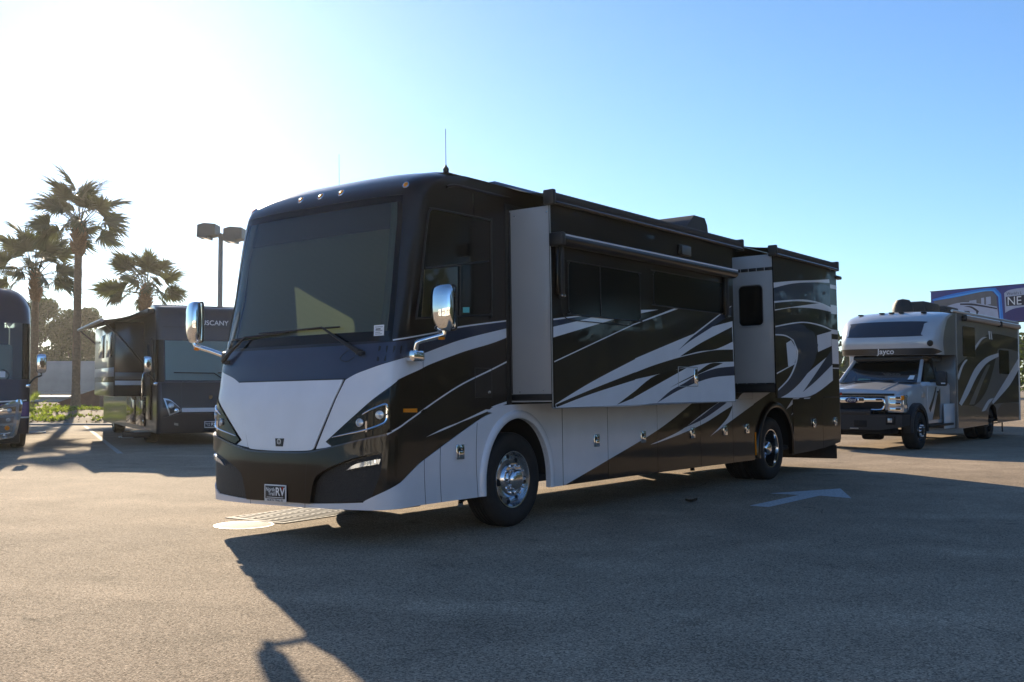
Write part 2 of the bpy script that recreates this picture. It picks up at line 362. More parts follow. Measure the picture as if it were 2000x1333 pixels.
def wheel(par,loc,side,R=.505,rim='front',w=.27,mr=None,mt=None):
    """side=-1: outer face towards -y"""
    mr=mr or ALU;sc=R/.505
    def Y(p): return [(r*sc,h*(1 if side<0 else -1)) for r,h in p]
    if rim=='front': pr=[(.27,.16),(.30,.03),(.308,.0),(.303,-.012),(.292,-.010),(.283,.012),(.272,.045),(.255,.058),(.232,.055),(.212,.048),(.196,.022),(.186,-.006),(.174,-.02),(.118,-.022),(.114,-.05),(.104,-.072),(.08,-.088),(.045,-.094),(0.001,-.095)]
    else: pr=[(.27,.16),(.30,.03),(.308,.0),(.303,-.012),(.292,-.010),(.283,.02),(.274,.06),(.268,.15),(.255,.175),(.2,.178),(.16,.17),(.125,.165),(.12,.06),(.108,.03),(.09,.012),(.05,.0),(.001,-.002)]
    wv=lathe('wheel',Y(pr),40,mr,par); wv.location=loc
    ty=[(.285,.03),(.30,.005),(.325,-.02),(.37,-.034),(.42,-.036),(.46,-.026),(.485,-.008),(.497,.012),(.503,.03)]
    y=.03;n=5;rb=(w-.06)/n
    for i in range(n):
        y0=.03+rb*i; ty+=[(.505,y0+.004),(.505,y0+rb-.008)]
        if i<n-1: ty+=[(.492,y0+rb-.006),(.492,y0+rb+.002)]
    ty+=[(.497,w-.012),(.46,w+.026),(.40,w+.036),(.30,w)]
    t=lathe('tyre',Y(ty),56,mt or RUB,wv,auto=28)
    s_=-1 if side<0 else 1
    if rim=='front':
        for i in range(10):
            a=2*math.pi*(i+.5)/10; x,z=.237*sc*math.cos(a),.237*sc*math.sin(a)
            lathe('hand_hole',[(.001,s_*-.050),(.024,s_*-.050),(.026,s_*-.056)][::1],14,MATTE,wv,loc=(x,0,z))
        for i in range(10):
            a=2*math.pi*i/10; x,z=.148*sc*math.cos(a),.148*sc*math.sin(a)
            lathe('lug_nut',[(.019,s_*.012),(.019,s_*.032),(.0155,s_*.038),(.0145,s_*.062),(.009,s_*.072),(.001,s_*.073)],10,CHROME,wv,loc=(x,0,z))
    return wv

# measured outlines of the paint scheme, metres: (along skin, height)
DEC={
 'blue':[(1.248,1.922),(1.782,2.024),(2.17,2.097),(2.915,2.194),(2.929,2.125),(2.195,1.977),(1.634,1.819),(1.392,1.775),(1.084,1.686),(0.9,1.632),(0.764,1.579)],
 'cheek':[(2.93,2.122),(2.196,1.973),(1.635,1.816),(1.392,1.772),(1.084,1.681),(0.901,1.628),(0.774,1.571),(0.494,0.918),(0.693,0.942),(0.61,0.988),(1.274,1.503),(1.358,1.572),(1.627,1.663),(1.784,1.72),(2.256,1.851),(2.709,1.953),(2.95,2.022)],
 'line1':[(2.912,2.211),(2.167,2.112),(1.78,2.035),(1.245,1.946),(1.247,1.933),(1.783,2.022),(2.17,2.097),(2.915,2.196)],
 'line2':[(1.25,1.065),(1.408,1.142),(1.696,1.259),(1.971,1.388),(2.311,1.539),(2.759,1.687),(3.007,1.772),(3.01,1.754),(2.762,1.67),(2.315,1.523),(1.973,1.372),(1.698,1.242),(1.408,1.125),(1.257,1.05)],
 'bronze':[(1.257,1.053),(1.408,1.13),(1.698,1.245),(1.973,1.375),(2.314,1.526),(2.761,1.673),(3.009,1.758),(3.094,1.273),(2.841,1.221),(2.587,1.136),(1.796,0.784),(1.134,0.489),(1.21,0.852)],
 'blade3':[(1.825,1.013),(2.081,1.092),(2.35,1.154),(2.832,1.289),(3.085,1.341),(3.088,1.316),(2.836,1.258),(2.478,1.172),(2.351,1.144),(2.131,1.085)],
 'lowfront':[(0.433,0.401),(1.054,0.43),(1.126,0.479),(1.795,0.789),(2.587,1.141),(2.84,1.225),(2.733,1.213),(3.122,1.328),(4.008,1.331)],
 'lipbot':[(0.387,0.355),(1.184,0.351),(1.785,0.371)],
 'hood':[(0.759,1.573),(0.477,0.921)],
 'bumper':[(0.412,0.877),(0.695,0.927),(1.243,1.048),(1.223,0.899),(0.903,0.818),(0.619,0.711),(0.515,0.617),(0.459,0.406)],
 'grille':[(1.215,0.884),(1.205,0.704),(1.126,0.488),(1.071,0.445),(0.476,0.41),(0.531,0.617),(0.633,0.702),(0.913,0.807)],
 'fog':[(0.882,0.724),(0.958,0.774),(1.058,0.804),(1.204,0.832),(1.194,0.785),(1.01,0.754)],
 'hl':[(0.639,0.992),(1.268,1.485),(1.283,1.088),(1.245,1.067),(0.712,0.95)],
 'hlchrome':[(0.704,1.042),(0.978,1.092),(1.128,1.133),(1.228,1.179),(1.243,1.329),(1.023,1.249),(1.057,1.271),(1.269,1.355),(1.277,1.336),(1.257,1.164),(1.158,1.113),(0.997,1.069)],
 'lamp1':[(1.01,1.167)],
 'lamp2':[(1.192,1.24)],
 'hlclip':[(1.08,1.151)],
 'ws':[(1.145,3.371),(1.192,3.117),(1.199,2.599),(1.237,1.935)],
 'wstop':[(0.458,3.388),(0.13,3.389)],
 'dwin':[(1.461,3.205),(1.486,3.238),(1.544,3.253),(2.374,3.255),(2.439,3.24),(2.46,3.198),(2.617,2.301),(2.594,2.265),(2.542,2.245),(1.461,2.153),(1.463,2.226),(1.461,2.645),(1.459,3.137)],
 'dpaneL':[(1.494,2.635),(1.987,2.71),(2.066,2.21),(1.542,2.166)],
 'dpaneR':[(2.065,2.717),(2.482,2.795),(2.577,2.281),(2.156,2.215)],
 'dpaneU':[(1.509,3.186),(1.951,3.202),(2.032,2.757),(1.518,2.666)],
 'tag':[(2.138,2.303),(2.243,2.31),(2.254,2.254),(2.149,2.248)],
 'wstag':[(1.029,2.086),(1.146,2.086),(1.157,1.982),(1.045,1.983)],
 'markers':[(1.158,3.45),(0.244,3.459),(-0.073,3.46),(-0.377,3.461)],
 'orange':[(1.434,1.292),(1.639,1.292),(1.643,1.254),(1.434,1.258)],
 'mirbase':[(1.511,1.801)],
 'platec':[(-0.158,0.565),(0.164,0.571),(0.18,0.408),(-0.136,0.404)],
 'badge':[(-0.051,1.01),(0.071,1.012),(0.069,0.938),(-0.031,0.936)],
 'wipers':[(0.927,1.828),(0.381,2.087),(0.003,2.117),(0.385,2.089),(0.843,1.853),(-1.131,1.841),(-0.81,2.037),(-0.354,2.059)],
 'diag':[(0.836,1.331),(3.183,1.246),(4.132,1.237),(3.193,0.922),(1.94,0.606),(0.99,0.38),(0.665,0.379)],
 'bl1':[(3.169,0.778),(3.903,0.912),(4.502,1.104),(5.059,1.265),(5.651,1.243),(4.597,0.98),(3.9,0.857),(3.234,0.765),(2.993,0.743)],
 'bl1b':[(3.961,0.93),(4.501,1.085),(5.059,1.26),(5.331,1.257),(4.601,1.049)],
 'bl2':[(4.761,0.785),(5.117,0.925),(5.386,1.059),(5.564,1.241),(5.702,1.268),(6.023,1.411),(7.025,1.407),(6.298,1.216),(5.516,0.999)],
 'bl3':[(7.63,1.112),(7.953,1.296),(8.255,1.302),(7.86,1.178)],
 'bl4':[(7.83,1.012),(8.201,1.173),(8.475,1.3),(8.764,1.304),(8.375,1.154)],
 'rear':[[3.372,3.3],[2.995,2.834],[2.541,2.459],[2.363,1.91],[1.839,1.822],[1.628,1.61]],
 's1_top':[(0.016,2.2),(0.646,2.275),(0.748,2.274),(0.666,2.266),(0.016,2.184)],
 's1_blue':[(0.016,2.184),(0.666,2.267),(0.884,2.275),(0.634,2.226),(0.014,2.115)],
 's1_sil':[(0.014,2.115),(0.634,2.226),(0.884,2.275),(1.383,2.273),(1.117,2.228),(0.011,2.003)],
 's1_tri':[(1.847,2.398),(2.308,2.428),(1.845,2.355)],
 's1_line':[(0.018,1.755),(1.726,2.233),(1.726,2.231),(2.793,2.485),(2.907,2.487),(1.726,2.219),(1.726,2.221),(0.021,1.743)],
 's1_zone':[(0.022,1.745),(1.726,2.222),(1.726,2.221),(2.847,2.482),(4.067,2.478),(3.276,2.172),(2.454,1.991),(1.709,1.818),(1.709,1.81),(0.754,1.543),(0.027,1.307)],
 's1_big':[(0.027,1.307),(0.754,1.543),(1.709,1.81),(1.709,1.818),(2.454,1.991),(3.247,2.171),(3.811,2.29),(4.428,2.391),(4.459,1.285),(2.219,1.287),(1.686,1.263),(0.041,1.268)],
 's1_band':[(0.034,1.301),(0.751,1.461),(1.703,1.657),(1.703,1.654),(2.19,1.751),(2.83,1.855),(3.377,1.926),(3.884,1.976),(4.421,1.998),(4.43,1.83),(4.092,1.82),(3.604,1.793),(3.057,1.739),(2.491,1.669),(2.209,1.632),(1.699,1.573),(1.699,1.567),(0.75,1.412),(0.052,1.275)],
 's1_w1':[(2.836,1.864),(3.152,1.97),(3.561,2.091),(4.407,2.311),(4.421,2.107),(3.885,1.989),(3.378,1.943)],
 's1_bl':[(2.794,1.941),(3.275,2.163),(4.083,2.474),(4.398,2.591),(4.39,2.452),(4.205,2.417),(3.811,2.292),(3.158,2.08)],
 's1_bll':[(3.233,2.167),(4.068,2.486),(4.399,2.606),(4.398,2.591),(4.083,2.474),(3.266,2.156)],
 's1_w2':[(1.267,1.28),(1.682,1.433),(1.694,1.437),(2.209,1.626),(3.029,1.731),(2.78,1.66),(1.691,1.367),(1.667,1.357)],
 's1_w3':[(2.533,1.468),(2.883,1.559),(3.191,1.635),(3.693,1.789),(4.091,1.804),(3.305,1.64),(2.801,1.529)],
 's1_b2':[(2.219,1.291),(2.558,1.431),(2.964,1.537),(3.304,1.634),(3.84,1.726),(4.439,1.766),(4.448,1.641),(3.833,1.613),(3.357,1.551),(2.796,1.443),(2.424,1.346)],
 's1_hatch':[(2.784,1.741),(3.323,1.719),(3.311,1.486),(2.777,1.487)],
 's1_latch':[(3.204,1.715),(3.303,1.717),(3.299,1.522),(3.199,1.522)],
 's1_win1':[(0.327,2.819),(1.746,2.841),(1.848,2.812),(1.845,2.282),(1.683,2.246),(0.309,2.231)],
 's1_win2':[(2.219,2.893),(4.021,2.923),(4.144,2.863),(4.156,2.454),(2.24,2.47),(2.174,2.525)],
 's1_awn':[(-0.029,3.065),(4.103,3.092),(4.099,3.015),(-0.032,2.971)],
 's1_armL':[(0.043,2.994),(0.227,3.014),(0.187,2.418),(0.101,2.412)],
 's1_armR':[(4.009,3.012),(4.245,3.032),(4.209,2.421),(4.116,2.416)],
 's1_vent':[(2.834,3.29),(3.159,3.296),(3.152,3.163),(2.84,3.153)],
 's2_arc':[(5.454,2.996),(6.212,3.082),(7.098,3.165),(7.777,3.233),(7.79,3.174),(7.095,3.129),(6.209,3.041),(5.449,2.919)],
 's2_blue':[(5.463,2.918),(6.209,3.041),(7.095,3.125),(7.785,3.12),(7.8,2.778),(7.323,2.82),(6.582,2.817),(5.45,2.726)],
 's2_sil2':[(5.45,2.726),(6.582,2.823),(7.324,2.823),(7.827,2.776),(7.821,2.7),(7.061,2.712),(6.181,2.672),(5.475,2.587)],
 's2_w1':[(5.469,2.699),(6.343,2.781),(7.28,2.811),(6.182,2.686),(5.477,2.604)],
 's2_l3':[(5.474,2.363),(6.164,2.447),(6.715,2.483),(7.379,2.463),(7.813,2.41),(7.812,2.395),(7.377,2.441),(6.714,2.465),(6.162,2.427),(5.472,2.344)],
 's2_w2':[(6.553,2.448),(7.126,2.475),(7.796,2.413),(7.029,2.313)],
 's2_cres':[(5.473,2.349),(6.01,2.417),(6.551,2.43),(7.03,2.331),(7.182,2.139),(6.992,1.862),(6.486,1.589),(6.011,1.415),(5.6,1.319),(5.492,1.32),(5.515,1.44),(5.951,1.615),(6.233,1.849),(6.301,2.025),(6.144,2.18),(5.849,2.241),(5.465,2.24)],
 's2_cin':[(5.466,2.245),(5.849,2.246),(6.16,2.186),(6.332,2.025),(6.264,1.843),(5.973,1.604),(5.521,1.423),(5.516,1.445),(5.936,1.621),(6.203,1.848),(6.27,2.024),(6.113,2.17),(5.833,2.226),(5.464,2.226)],
 's2_patch':[(5.877,2.127),(6.068,2.177),(6.272,2.053),(6.246,1.907),(6.17,1.824),(5.926,1.78)],
 's2_ln':[(5.483,1.682),(6.233,1.843),(6.216,1.825),(5.481,1.662)],
 's2_sr':[(7.152,2.291),(7.811,2.385),(7.799,2.143),(7.173,2.027)],
 's2_br':[(5.6,1.319),(6.011,1.415),(6.692,1.685),(7.798,2.027),(7.831,2.097),(7.83,1.58),(6.785,1.335)],
 's2_bw':[(6.471,1.396),(6.975,1.651),(7.83,2.091),(7.835,1.84),(7.051,1.571)],
 's2_win':[(0.204,2.966),(0.525,2.954),(0.559,2.883),(0.552,2.432),(0.515,2.392),(0.229,2.404),(0.194,2.48)],
 's2_end':[(0.063,3.433),(0.722,3.412),(0.726,1.529),(0.097,1.535)],
 's2_trim':[(0.067,3.236),(0.717,3.229),(0.721,3.181),(0.066,3.178)],
}
# ================================================================= ground
def sheet_xy(name,pts,z,mat): return mk(name,[(x,y,z) for x,y in pts],[tuple(range(len(pts)))],mat)
tag(sheet_xy('asphalt_lot',[(-900,-900),(900,-900),(900,1500),(-900,1500)],0,ASPH),'light grey worn asphalt of the sales lot','asphalt',kind='structure')
def gdir(th): return Vector((math.sin(rad(th)),math.cos(rad(th)),0)),Vector((math.cos(rad(th)),-math.sin(rad(th)),0))
# painted arrow
d,n=gdir(36.2); o=Vector((3.083,13.177,.004))
ap=[(0,-.125),(1.75,-.125),(1.62,-.60),(2.87,0),(1.62,.60),(1.75,.125),(0,.125)]
# head is skewed to the traffic lane as the stencil was laid
ap=[(0,-.125),(1.62,-.1),(1.58,-.52),(2.86,.05),(1.62,.62),(1.70,.16),(0,.125)]
a=mk('direction_arrow',[o+d*x+n*y for x,y in ap],[tuple(range(7))],ROADP); tag(a,'faded white direction arrow painted on the shaded asphalt','road marking',kind='structure')
# parking stripes on the left
sd,sn=gdir(-24.5)
for i,(x,y,L) in enumerate([(-15.95,39.3,17.5),(-20.6,37.2,17.5)]):
    p=Vector((x,y,.004)); q=p-sd*L
    s=mk('parking_stripe',[p-sn*.06,p+sn*.06,q+sn*.06,q-sn*.06],[(0,1,2,3)],FADED); tag(s,['white parking stripe beside the coach with the awning','white parking stripe under the coach at the left edge'][i],'road marking',kind='structure')
# storm drain grate and utility cover
gd,gn=gdir(34)
gr=empty('drain_grate',(-2.52,12.33,0),rad(90-34),label='pale steel drain grate in the sunlit asphalt under the motorhome nose',cat='drain grate')
GSTEEL=pbr('worn_grate_steel',(.24,.22,.19),.75,0,noise=.35,nscale=20)
for y0 in(-.46,.42): box('frame_bar',(-.62,y0,.002),(.62,y0+.04,.022),GSTEEL,gr,.004)
for x0 in(-.66,.62): box('frame_bar',(x0,-.46,.002),(x0+.04,.46,.022),GSTEEL,gr,.004)
mk('pit_floor',[(-.62,-.42,.003),(.62,-.42,.003),(.62,.42,.003),(-.62,.42,.003)],[(0,1,2,3)],MATTE,gr)
bar=None
for i in range(13):
    if bar is None: bar=box('bar',(-.019,-.419,.004),(.019,.419,.02),GSTEEL,gr,.004)
    else:
        c=bar.copy(); COL.objects.link(c); c.parent=gr; bar2=c; c.location=(i*.096,0,0)
bar0=-.585
for i,c in enumerate([o_ for o_ in gr.children if o_.name.startswith('bar')]): c.location=(bar0+i*.096,0,0)
for y0 in(-.15,.13): box('cross_bar',(-.61,y0,.012),(.61,y0+.025,.0235),GSTEEL,gr,.003)
uc=empty('utility_cover',(-2.9,11.43,0),0,label='small round worn steel utility cover glinting beside the drain grate',cat='cover')
gr.scale=(1,1,.4); uc.scale=(1,1,.4)
lathe('lid',[(.285,.001),(.285,.012),(.275,.016),(.001,.016)],32,pbr('worn_iron_lid',(.17,.155,.135),.75,0,noise=.35,nscale=14,bump=.6,bscale=60),uc,'Z'); lathe('rim',[(.32,.001),(.32,.011),(.292,.013),(.29,.001)],32,STEEL,uc,'Z')
# leaf scrap
lf=empty('dead_leaf',(2.31,13.6,0),.4,label='curled dead leaf lying on the shaded asphalt near the arrow',cat='leaf')
gridsurf('blade',lambda s,t:Vector((s*.09,t*.035*math.cos(s*1.3),.012+.03*abs(t)+.02*s*s)),-1,1,-1,1,8,6,pbr('dead_leaf_brown',(.05,.035,.02),.8),lf)
# ================================================================= main motorhome
MH_TH=36.495; LEAN=.018
MH=empty('motorhome',(.0109,11.2594,0),rad(90-MH_TH),-LEAN,label='large black, silver and blue motorhome with two slide-outs open, nearest in the lot',cat='motorhome')
HW=1.275
SH=Shell([.2,.37,.7,.92,1.2,1.4,1.57,1.75,1.95,2.48,3.0,3.38,3.5,3.6,3.68,3.72],[-2.07,-2.10,-2.11,-2.095,-2.06,-2.03,-1.985,-1.955,-1.91,-1.79,-1.70,-1.61,-1.53,-1.40,-1.2,-.95],HW,HW,-1,k=.09,crown=(3.3,.06,.42,4))
F=SH.f; SS=SH.S()
SIDE=(lambda u,z:Vector((u,0,z)),1); PSIDE=(lambda u,z:Vector((u,2*HW,z)),-1)
V1,V2=.55,.74
S1=(lambda u,z:Vector((u,-V1,z)),1); S2=(lambda u,z:Vector((u,-V2,z)),1)
def mir(p): return [(-x,y) for x,y in p]
def sym(chain,top=None,bot=None):
    """chain on the driver half, from centre top to centre bottom"""
    return ([top] if top else [])+chain+([bot] if bot else [])+[(-x,y) for x,y in reversed(chain)]
# --- nose
wsE=lambda z:interp(z,[1.935,2.6,3.12,3.375],[1.238,1.205,1.19,1.145])
cap=gridsurf('front_cap',F,0,0,.36,1.935,0,0,BLACK,MH,True if False else False,ss=SH.full(),ts=[.36,.37,.45,.6,.75,.92,1.05,1.2,1.3,1.4,1.5,1.57,1.66,1.75,1.85,1.935])
hd=gridsurf('header_cap',F,0,0,0,0,0,0,BLACK,MH,ss=SH.full(),ts=[3.375,3.4,3.45,3.5,3.54,3.58,3.62,3.65,3.68,3.70,3.72])
for sg,nm in((1,'windscreen_pillar'),(-1,'windscreen_pillar')):
    zs=[1.935+i*(3.375-1.935)/14 for i in range(15)]
    K=10; vs=[];fs=[]
    for z in zs:
        e0=wsE(z); cols=[e0+(SH.A2-e0)*t for t in (0,.04,.1,.17,.24,.3,.36,.45,.7,1)]
        vs+=[F(sg*c,z) for c in cols]
    for j in range(14):
        for i in range(9):
            q=(j*10+i,j*10+i+1,(j+1)*10+i+1,(j+1)*10+i); fs.append(q if sg>0 else q[::-1])
    mk(nm,vs,fs,BLACK,MH,auto=40)
zs=[1.935+i*1.44/16 for i in range(17)]
def wsf(off):
    def f(s,z):
        a=s*wsE(z); h=1e-3; n=(F(a+h,z)-F(a-h,z)).cross(F(a,z+h)-F(a,z-h)).normalized(); return F(a,z)+n*off
    return f
gl=gridsurf('windscreen',wsf(-.006),0,0,0,0,0,0,WSGLASS,MH,ss=[-1,-.97,-.9,-.8,-.6,-.4,-.2,0,.2,.4,.6,.8,.9,.97,1],ts=zs)
WS=(lambda s,z:wsf(-.004)(s,z),1)
for nm,pl in(('frit_band',[(-1,1.935),(1,1.935),(1,2.03),(-1,2.03)]),('frit_band',[(-1,3.30),(1,3.30),(1,3.375),(-1,3.375)]),('frit_band',[(.955,2.03),(1,2.03),(1,3.3),(.955,3.3)]),('frit_band',[(-1,2.03),(-.955,2.03),(-.955,3.3),(-1,3.3)])):
    sheet(nm,pl,WS,GLASSD,gl,.0,.001,False,step=.12)
sh_=gridsurf('roller_shade',lambda s,z:wsf(-.10-.006*math.sin(z*9+s*2))(s,z),0,0,0,0,0,0,SHADE,MH,ss=[-.93+i*.093 for i in range(21)],ts=zs)
val=gridsurf('valance',wsf(-.075),0,0,0,0,0,0,pbr('valance_vinyl',(.06,.055,.045),.6),MH,ss=[-.96+i*.096 for i in range(21)],ts=[3.06,3.1,3.2,3.37])
for sg in(-1,1):
    gridsurf('pleated_curtain',lambda s,z,sg=sg:wsf(-.05-.022*math.sin(s*150))(sg*s,z),.875,.965,1.96,3.36,26,3,pbr('curtain_cloth',(.22,.24,.2),.9),MH)
gridsurf('dashboard',lambda s,z:Vector((-1.85+.75*z,HW+s*1.15,1.93+.05*z)),-1,1,0,1,4,2,MATTE,MH)
sheet('price_sticker',[(1.03/1.23,2.086),(1.142/1.23,2.088),(1.15/1.23,1.985),(1.042/1.23,1.982)],(wsf(0),1),PAPER,gl,.002,.0005,False)
for i in range(5):
    z=2.07-.017*i; sheet('print_line',[((1.055 if i else 1.045)/1.23,z),((1.13-.02*(i%2))/1.23,z),((1.13-.02*(i%2))/1.23,z-(.005 if i!=1 else .011)),((1.055 if i else 1.045)/1.23,z-(.005 if i!=1 else .011))],(wsf(0),1),TRIM,gl,.003,.0005,False)
# --- walls, roof, floor
def arch(uc,rx,zt,n=18,zb=.37,zc=.50):
    rz=zt-zc; return [(uc+rx,zb)]+[(uc+rx*math.cos(math.pi*i/n),zc+rz*math.sin(math.pi*i/n)) for i in range(n+1)]+[(uc-rx,zb)]
AF=arch(.09,.585,1.16); AR=arch(7.13,.66,1.16)
UE=10.22
def endz(n=24): return [(SH.c(.37+(3.655-.37)*i/n)+.62,.37+(3.655-.37)*i/n) for i in range(n+1)]
rb=[(UE,.50),(9.9,.44),(8.9,.38),(7.95,.36)]
wall=[p for p in reversed(endz())]+list(reversed(AF))+list(reversed(AR))+list(reversed(rb))+[(UE,3.655)]
sheet('side_wall',wall,SIDE,BLACK,MH,-.001,.001,False)
# passenger wall with a cab window opening the sun shines through
wo=(-1.02,-.5,2.05,3.0)
pe=endz()
pw=[p for p in reversed(pe)]+list(reversed(AF))+list(reversed(AR))+list(reversed(rb))+[(UE,3.655)]
low=cliprect(pw,-9,20,0,wo[2]); up=cliprect(pw,-9,20,wo[3],9); lf_=cliprect(pw,-9,wo[0],wo[2],wo[3]); rt=cliprect(pw,wo[1],20,wo[2],wo[3])
for q in(low,up,lf_,rt): sheet('passenger_wall',[(p[0],p[1]) for p in q],PSIDE,BLACK,MH,-.001,.001,False)
sheet('passenger_window',[(wo[0],wo[2]),(wo[1],wo[2]),(wo[1],wo[3]),(wo[0],wo[3])],PSIDE,SIDEGL,MH,-.003,.001,False)
gridsurf('roof',lambda u,w:Vector((u,HW+HW*w,3.715-.058*w**4)),-1.0,UE+.08,-1,1,16,14,pbr('roof_membrane',(.03,.028,.026),.5),MH)
# rear cap with rounded corners
def rearf(s,z):
    R=.16; 
    if s<R*1.571: t=s/R; return Vector((UE+R*math.sin(t),R-R*math.cos(t),z))
    w=s-R*1.571; L=2*HW-2*R
    if w<L: return Vector((UE+R,R+w,z))
    t=(w-L)/R; return Vector((UE+R*math.cos(t),2*HW-R+R*math.sin(t),z))
rc=gridsurf('rear_cap',rearf,0,0,0,0,0,0,BLACK,MH,ss=[.16*1.571*i/8 for i in range(9)]+[1.0,1.8,2.4]+[.2514+2.23+.16*1.571*i/8 for i in range(9)],ts=[.52,.6,1.0,1.28,1.3,2,3,3.5,3.6,3.655])
RC=(rearf,1)
for nm,c in zip(DEC['rear'],range(9)):
    t,b=nm; sheet('rear_stripe',[(0,b),(.25,b),(.25,t),(0,t)],RC,SILVER,rc,.0015,.001,False,step=.04)
    if t>1.7: sheet('rear_stripe',[(7.9,b),(UE,b),(UE,t),(7.9,t)],SIDE,SILVER,MH,.002,.001,False)
box('rear_bumper_moulding',(9.4,-.012,1.285),(UE+.05,.0,1.31),TRIM,MH,.003); lathe('rear_marker',[(.001,-.03),(.02,-.028),(.024,-.02),(.024,0)],16,REDL,MH,loc=(UE+.05,-.002,1.36))
box('drip_cap',(UE-.05,-.03,3.50),(UE+.28,.4,3.57),BLACK,MH,.03)
box('floor_pan',(-1.75,.06,.44),(UE,2*HW-.06,.52),MATTE,MH,.02)
for y in(.7,1.75): box('chassis_rail',(-1.2,y,.40),(9.6,y+.1,.46),MATTE,MH,.01)
box('tank',(3.0,.5,.30),(4.6,2.0,.46),PLAST,MH,.03); box('tank',(5.2,.55,.33),(5.9,1.9,.46),PLAST,MH,.03)
box('support_leg',(4.92,.35,.27),(4.97,.40,.46),TRIM,MH,.005)
for u in(.06,7.03): box('axle',(u-.09,.35,.40),(u+.09,2*HW-.35,.58),MATTE,MH,.04)
bm=bmesh.new(); addbox(bm,(10.04,.02,.17),(10.07,2*HW-.05,.42),.012); bmo('mud_flap',bm,RUB,MH,40)
box('flap_bracket',(9.98,.05,.41),(10.09,2*HW-.08,.50),TRIM,MH,.01)
tube('exhaust_tip',bez([(-.35,.18,.36),(-.6,.16,.355),(-.72,.12,.34),(-.78,.08,.30)],5),.027,CHROME,MH); tube('exhaust_pipe',[(.3,.4,.40),(-.35,.18,.362)],.024,TRIM,MH)
# inner wheel houses
for uc,rx in((.09,.62),(7.13,.70)):
    for y0,y1 in((.012,.62),(2*HW-.62,2*HW-.012)):
        gridsurf('wheel_house',lambda s,t:Vector((uc+rx*math.cos(s),y0+(y1-y0)*t,.48+.73*math.sin(s))),0,math.pi,0,1,16,1,MATTE,MH)
# --- paint scheme, driver side and nose
A_=DEC
def both(nm,poly,mat,off,th=.001,step=.07,par=None,**k):
    o=sheet(nm,poly,SS,mat,par or MH,off,th,step=step,**k); 
    p=sheet(nm,list(reversed(mir(poly))),SS,mat,par or MH,off,th,step=step,**k); return o,p
both('bronze_panel',A_['bronze'],BRONZE,.001)
blue=A_['blue']
ch=list(reversed(blue[5:]))  # nose bottom edge outward
bp=[(0,1.905)]+blue[:4]+blue[4:]+[(0,1.567)]
sheet('blue_band',bp+list(reversed(mir(bp[1:-1]))),SS,BLUE,MH,.0015,.001,step=.07)
both('silver_sweep',A_['cheek'],SILVER,.0025)
both('pinstripe',A_['line1'],SILVER,.003); both('pinstripe',A_['line2'],SILVER,.003); both('silver_blade',A_['blade3'],SILVER,.003)
# lower silver: nose lip, corner and front wheel surround, up to the first bay door
lfz=A_['lowfront']; af=[(SH.a_of(u,z),z) for u,z in AF]
half=[(0,.408)]+lfz[:6]+[(SH.a_of(-.42,1.235),1.235),(SH.a_of(-.2,1.30),1.30),]+[(SH.a_of(.948,z_),z_) for z_ in (1.31,1.2,1.1,1.0,.9,.8,.7,.6,.5,.42,.372)]+[(a,max(z,.372)) for a,z in af]+[(SH.a_of(-.60,.372),.372)]+[(1.785,.371),(1.184,.362),(.6,.362),(0,.362)]
lower=sheet('lower_silver_panel',half,SS,SILVER,MH,.0035,.012,step=.07,corner=25)
sheet('lower_silver_panel',list(reversed(mir(half))),SS,SILVER,MH,.0035,.012,step=.07,corner=25)
# hood panel
hp=[(0,1.572),(.755,1.573),(.70,1.43),(.475,.925),(.40,.902),(0,.892)]
hood=sheet('hood_panel',hp+list(reversed(mir(hp[1:-1]))),SS,SILVER,MH,.006,.012,step=.06,corner=25)
hs=[(0,1.586),(.772,1.588),(.778,1.58),(.492,.912),(.41,.885),(0,.874)]
sheet('hood_gap',hs+list(reversed(mir(hs[1:-1]))),SS,MATTE,MH,.003,.001,step=.06,corner=25)
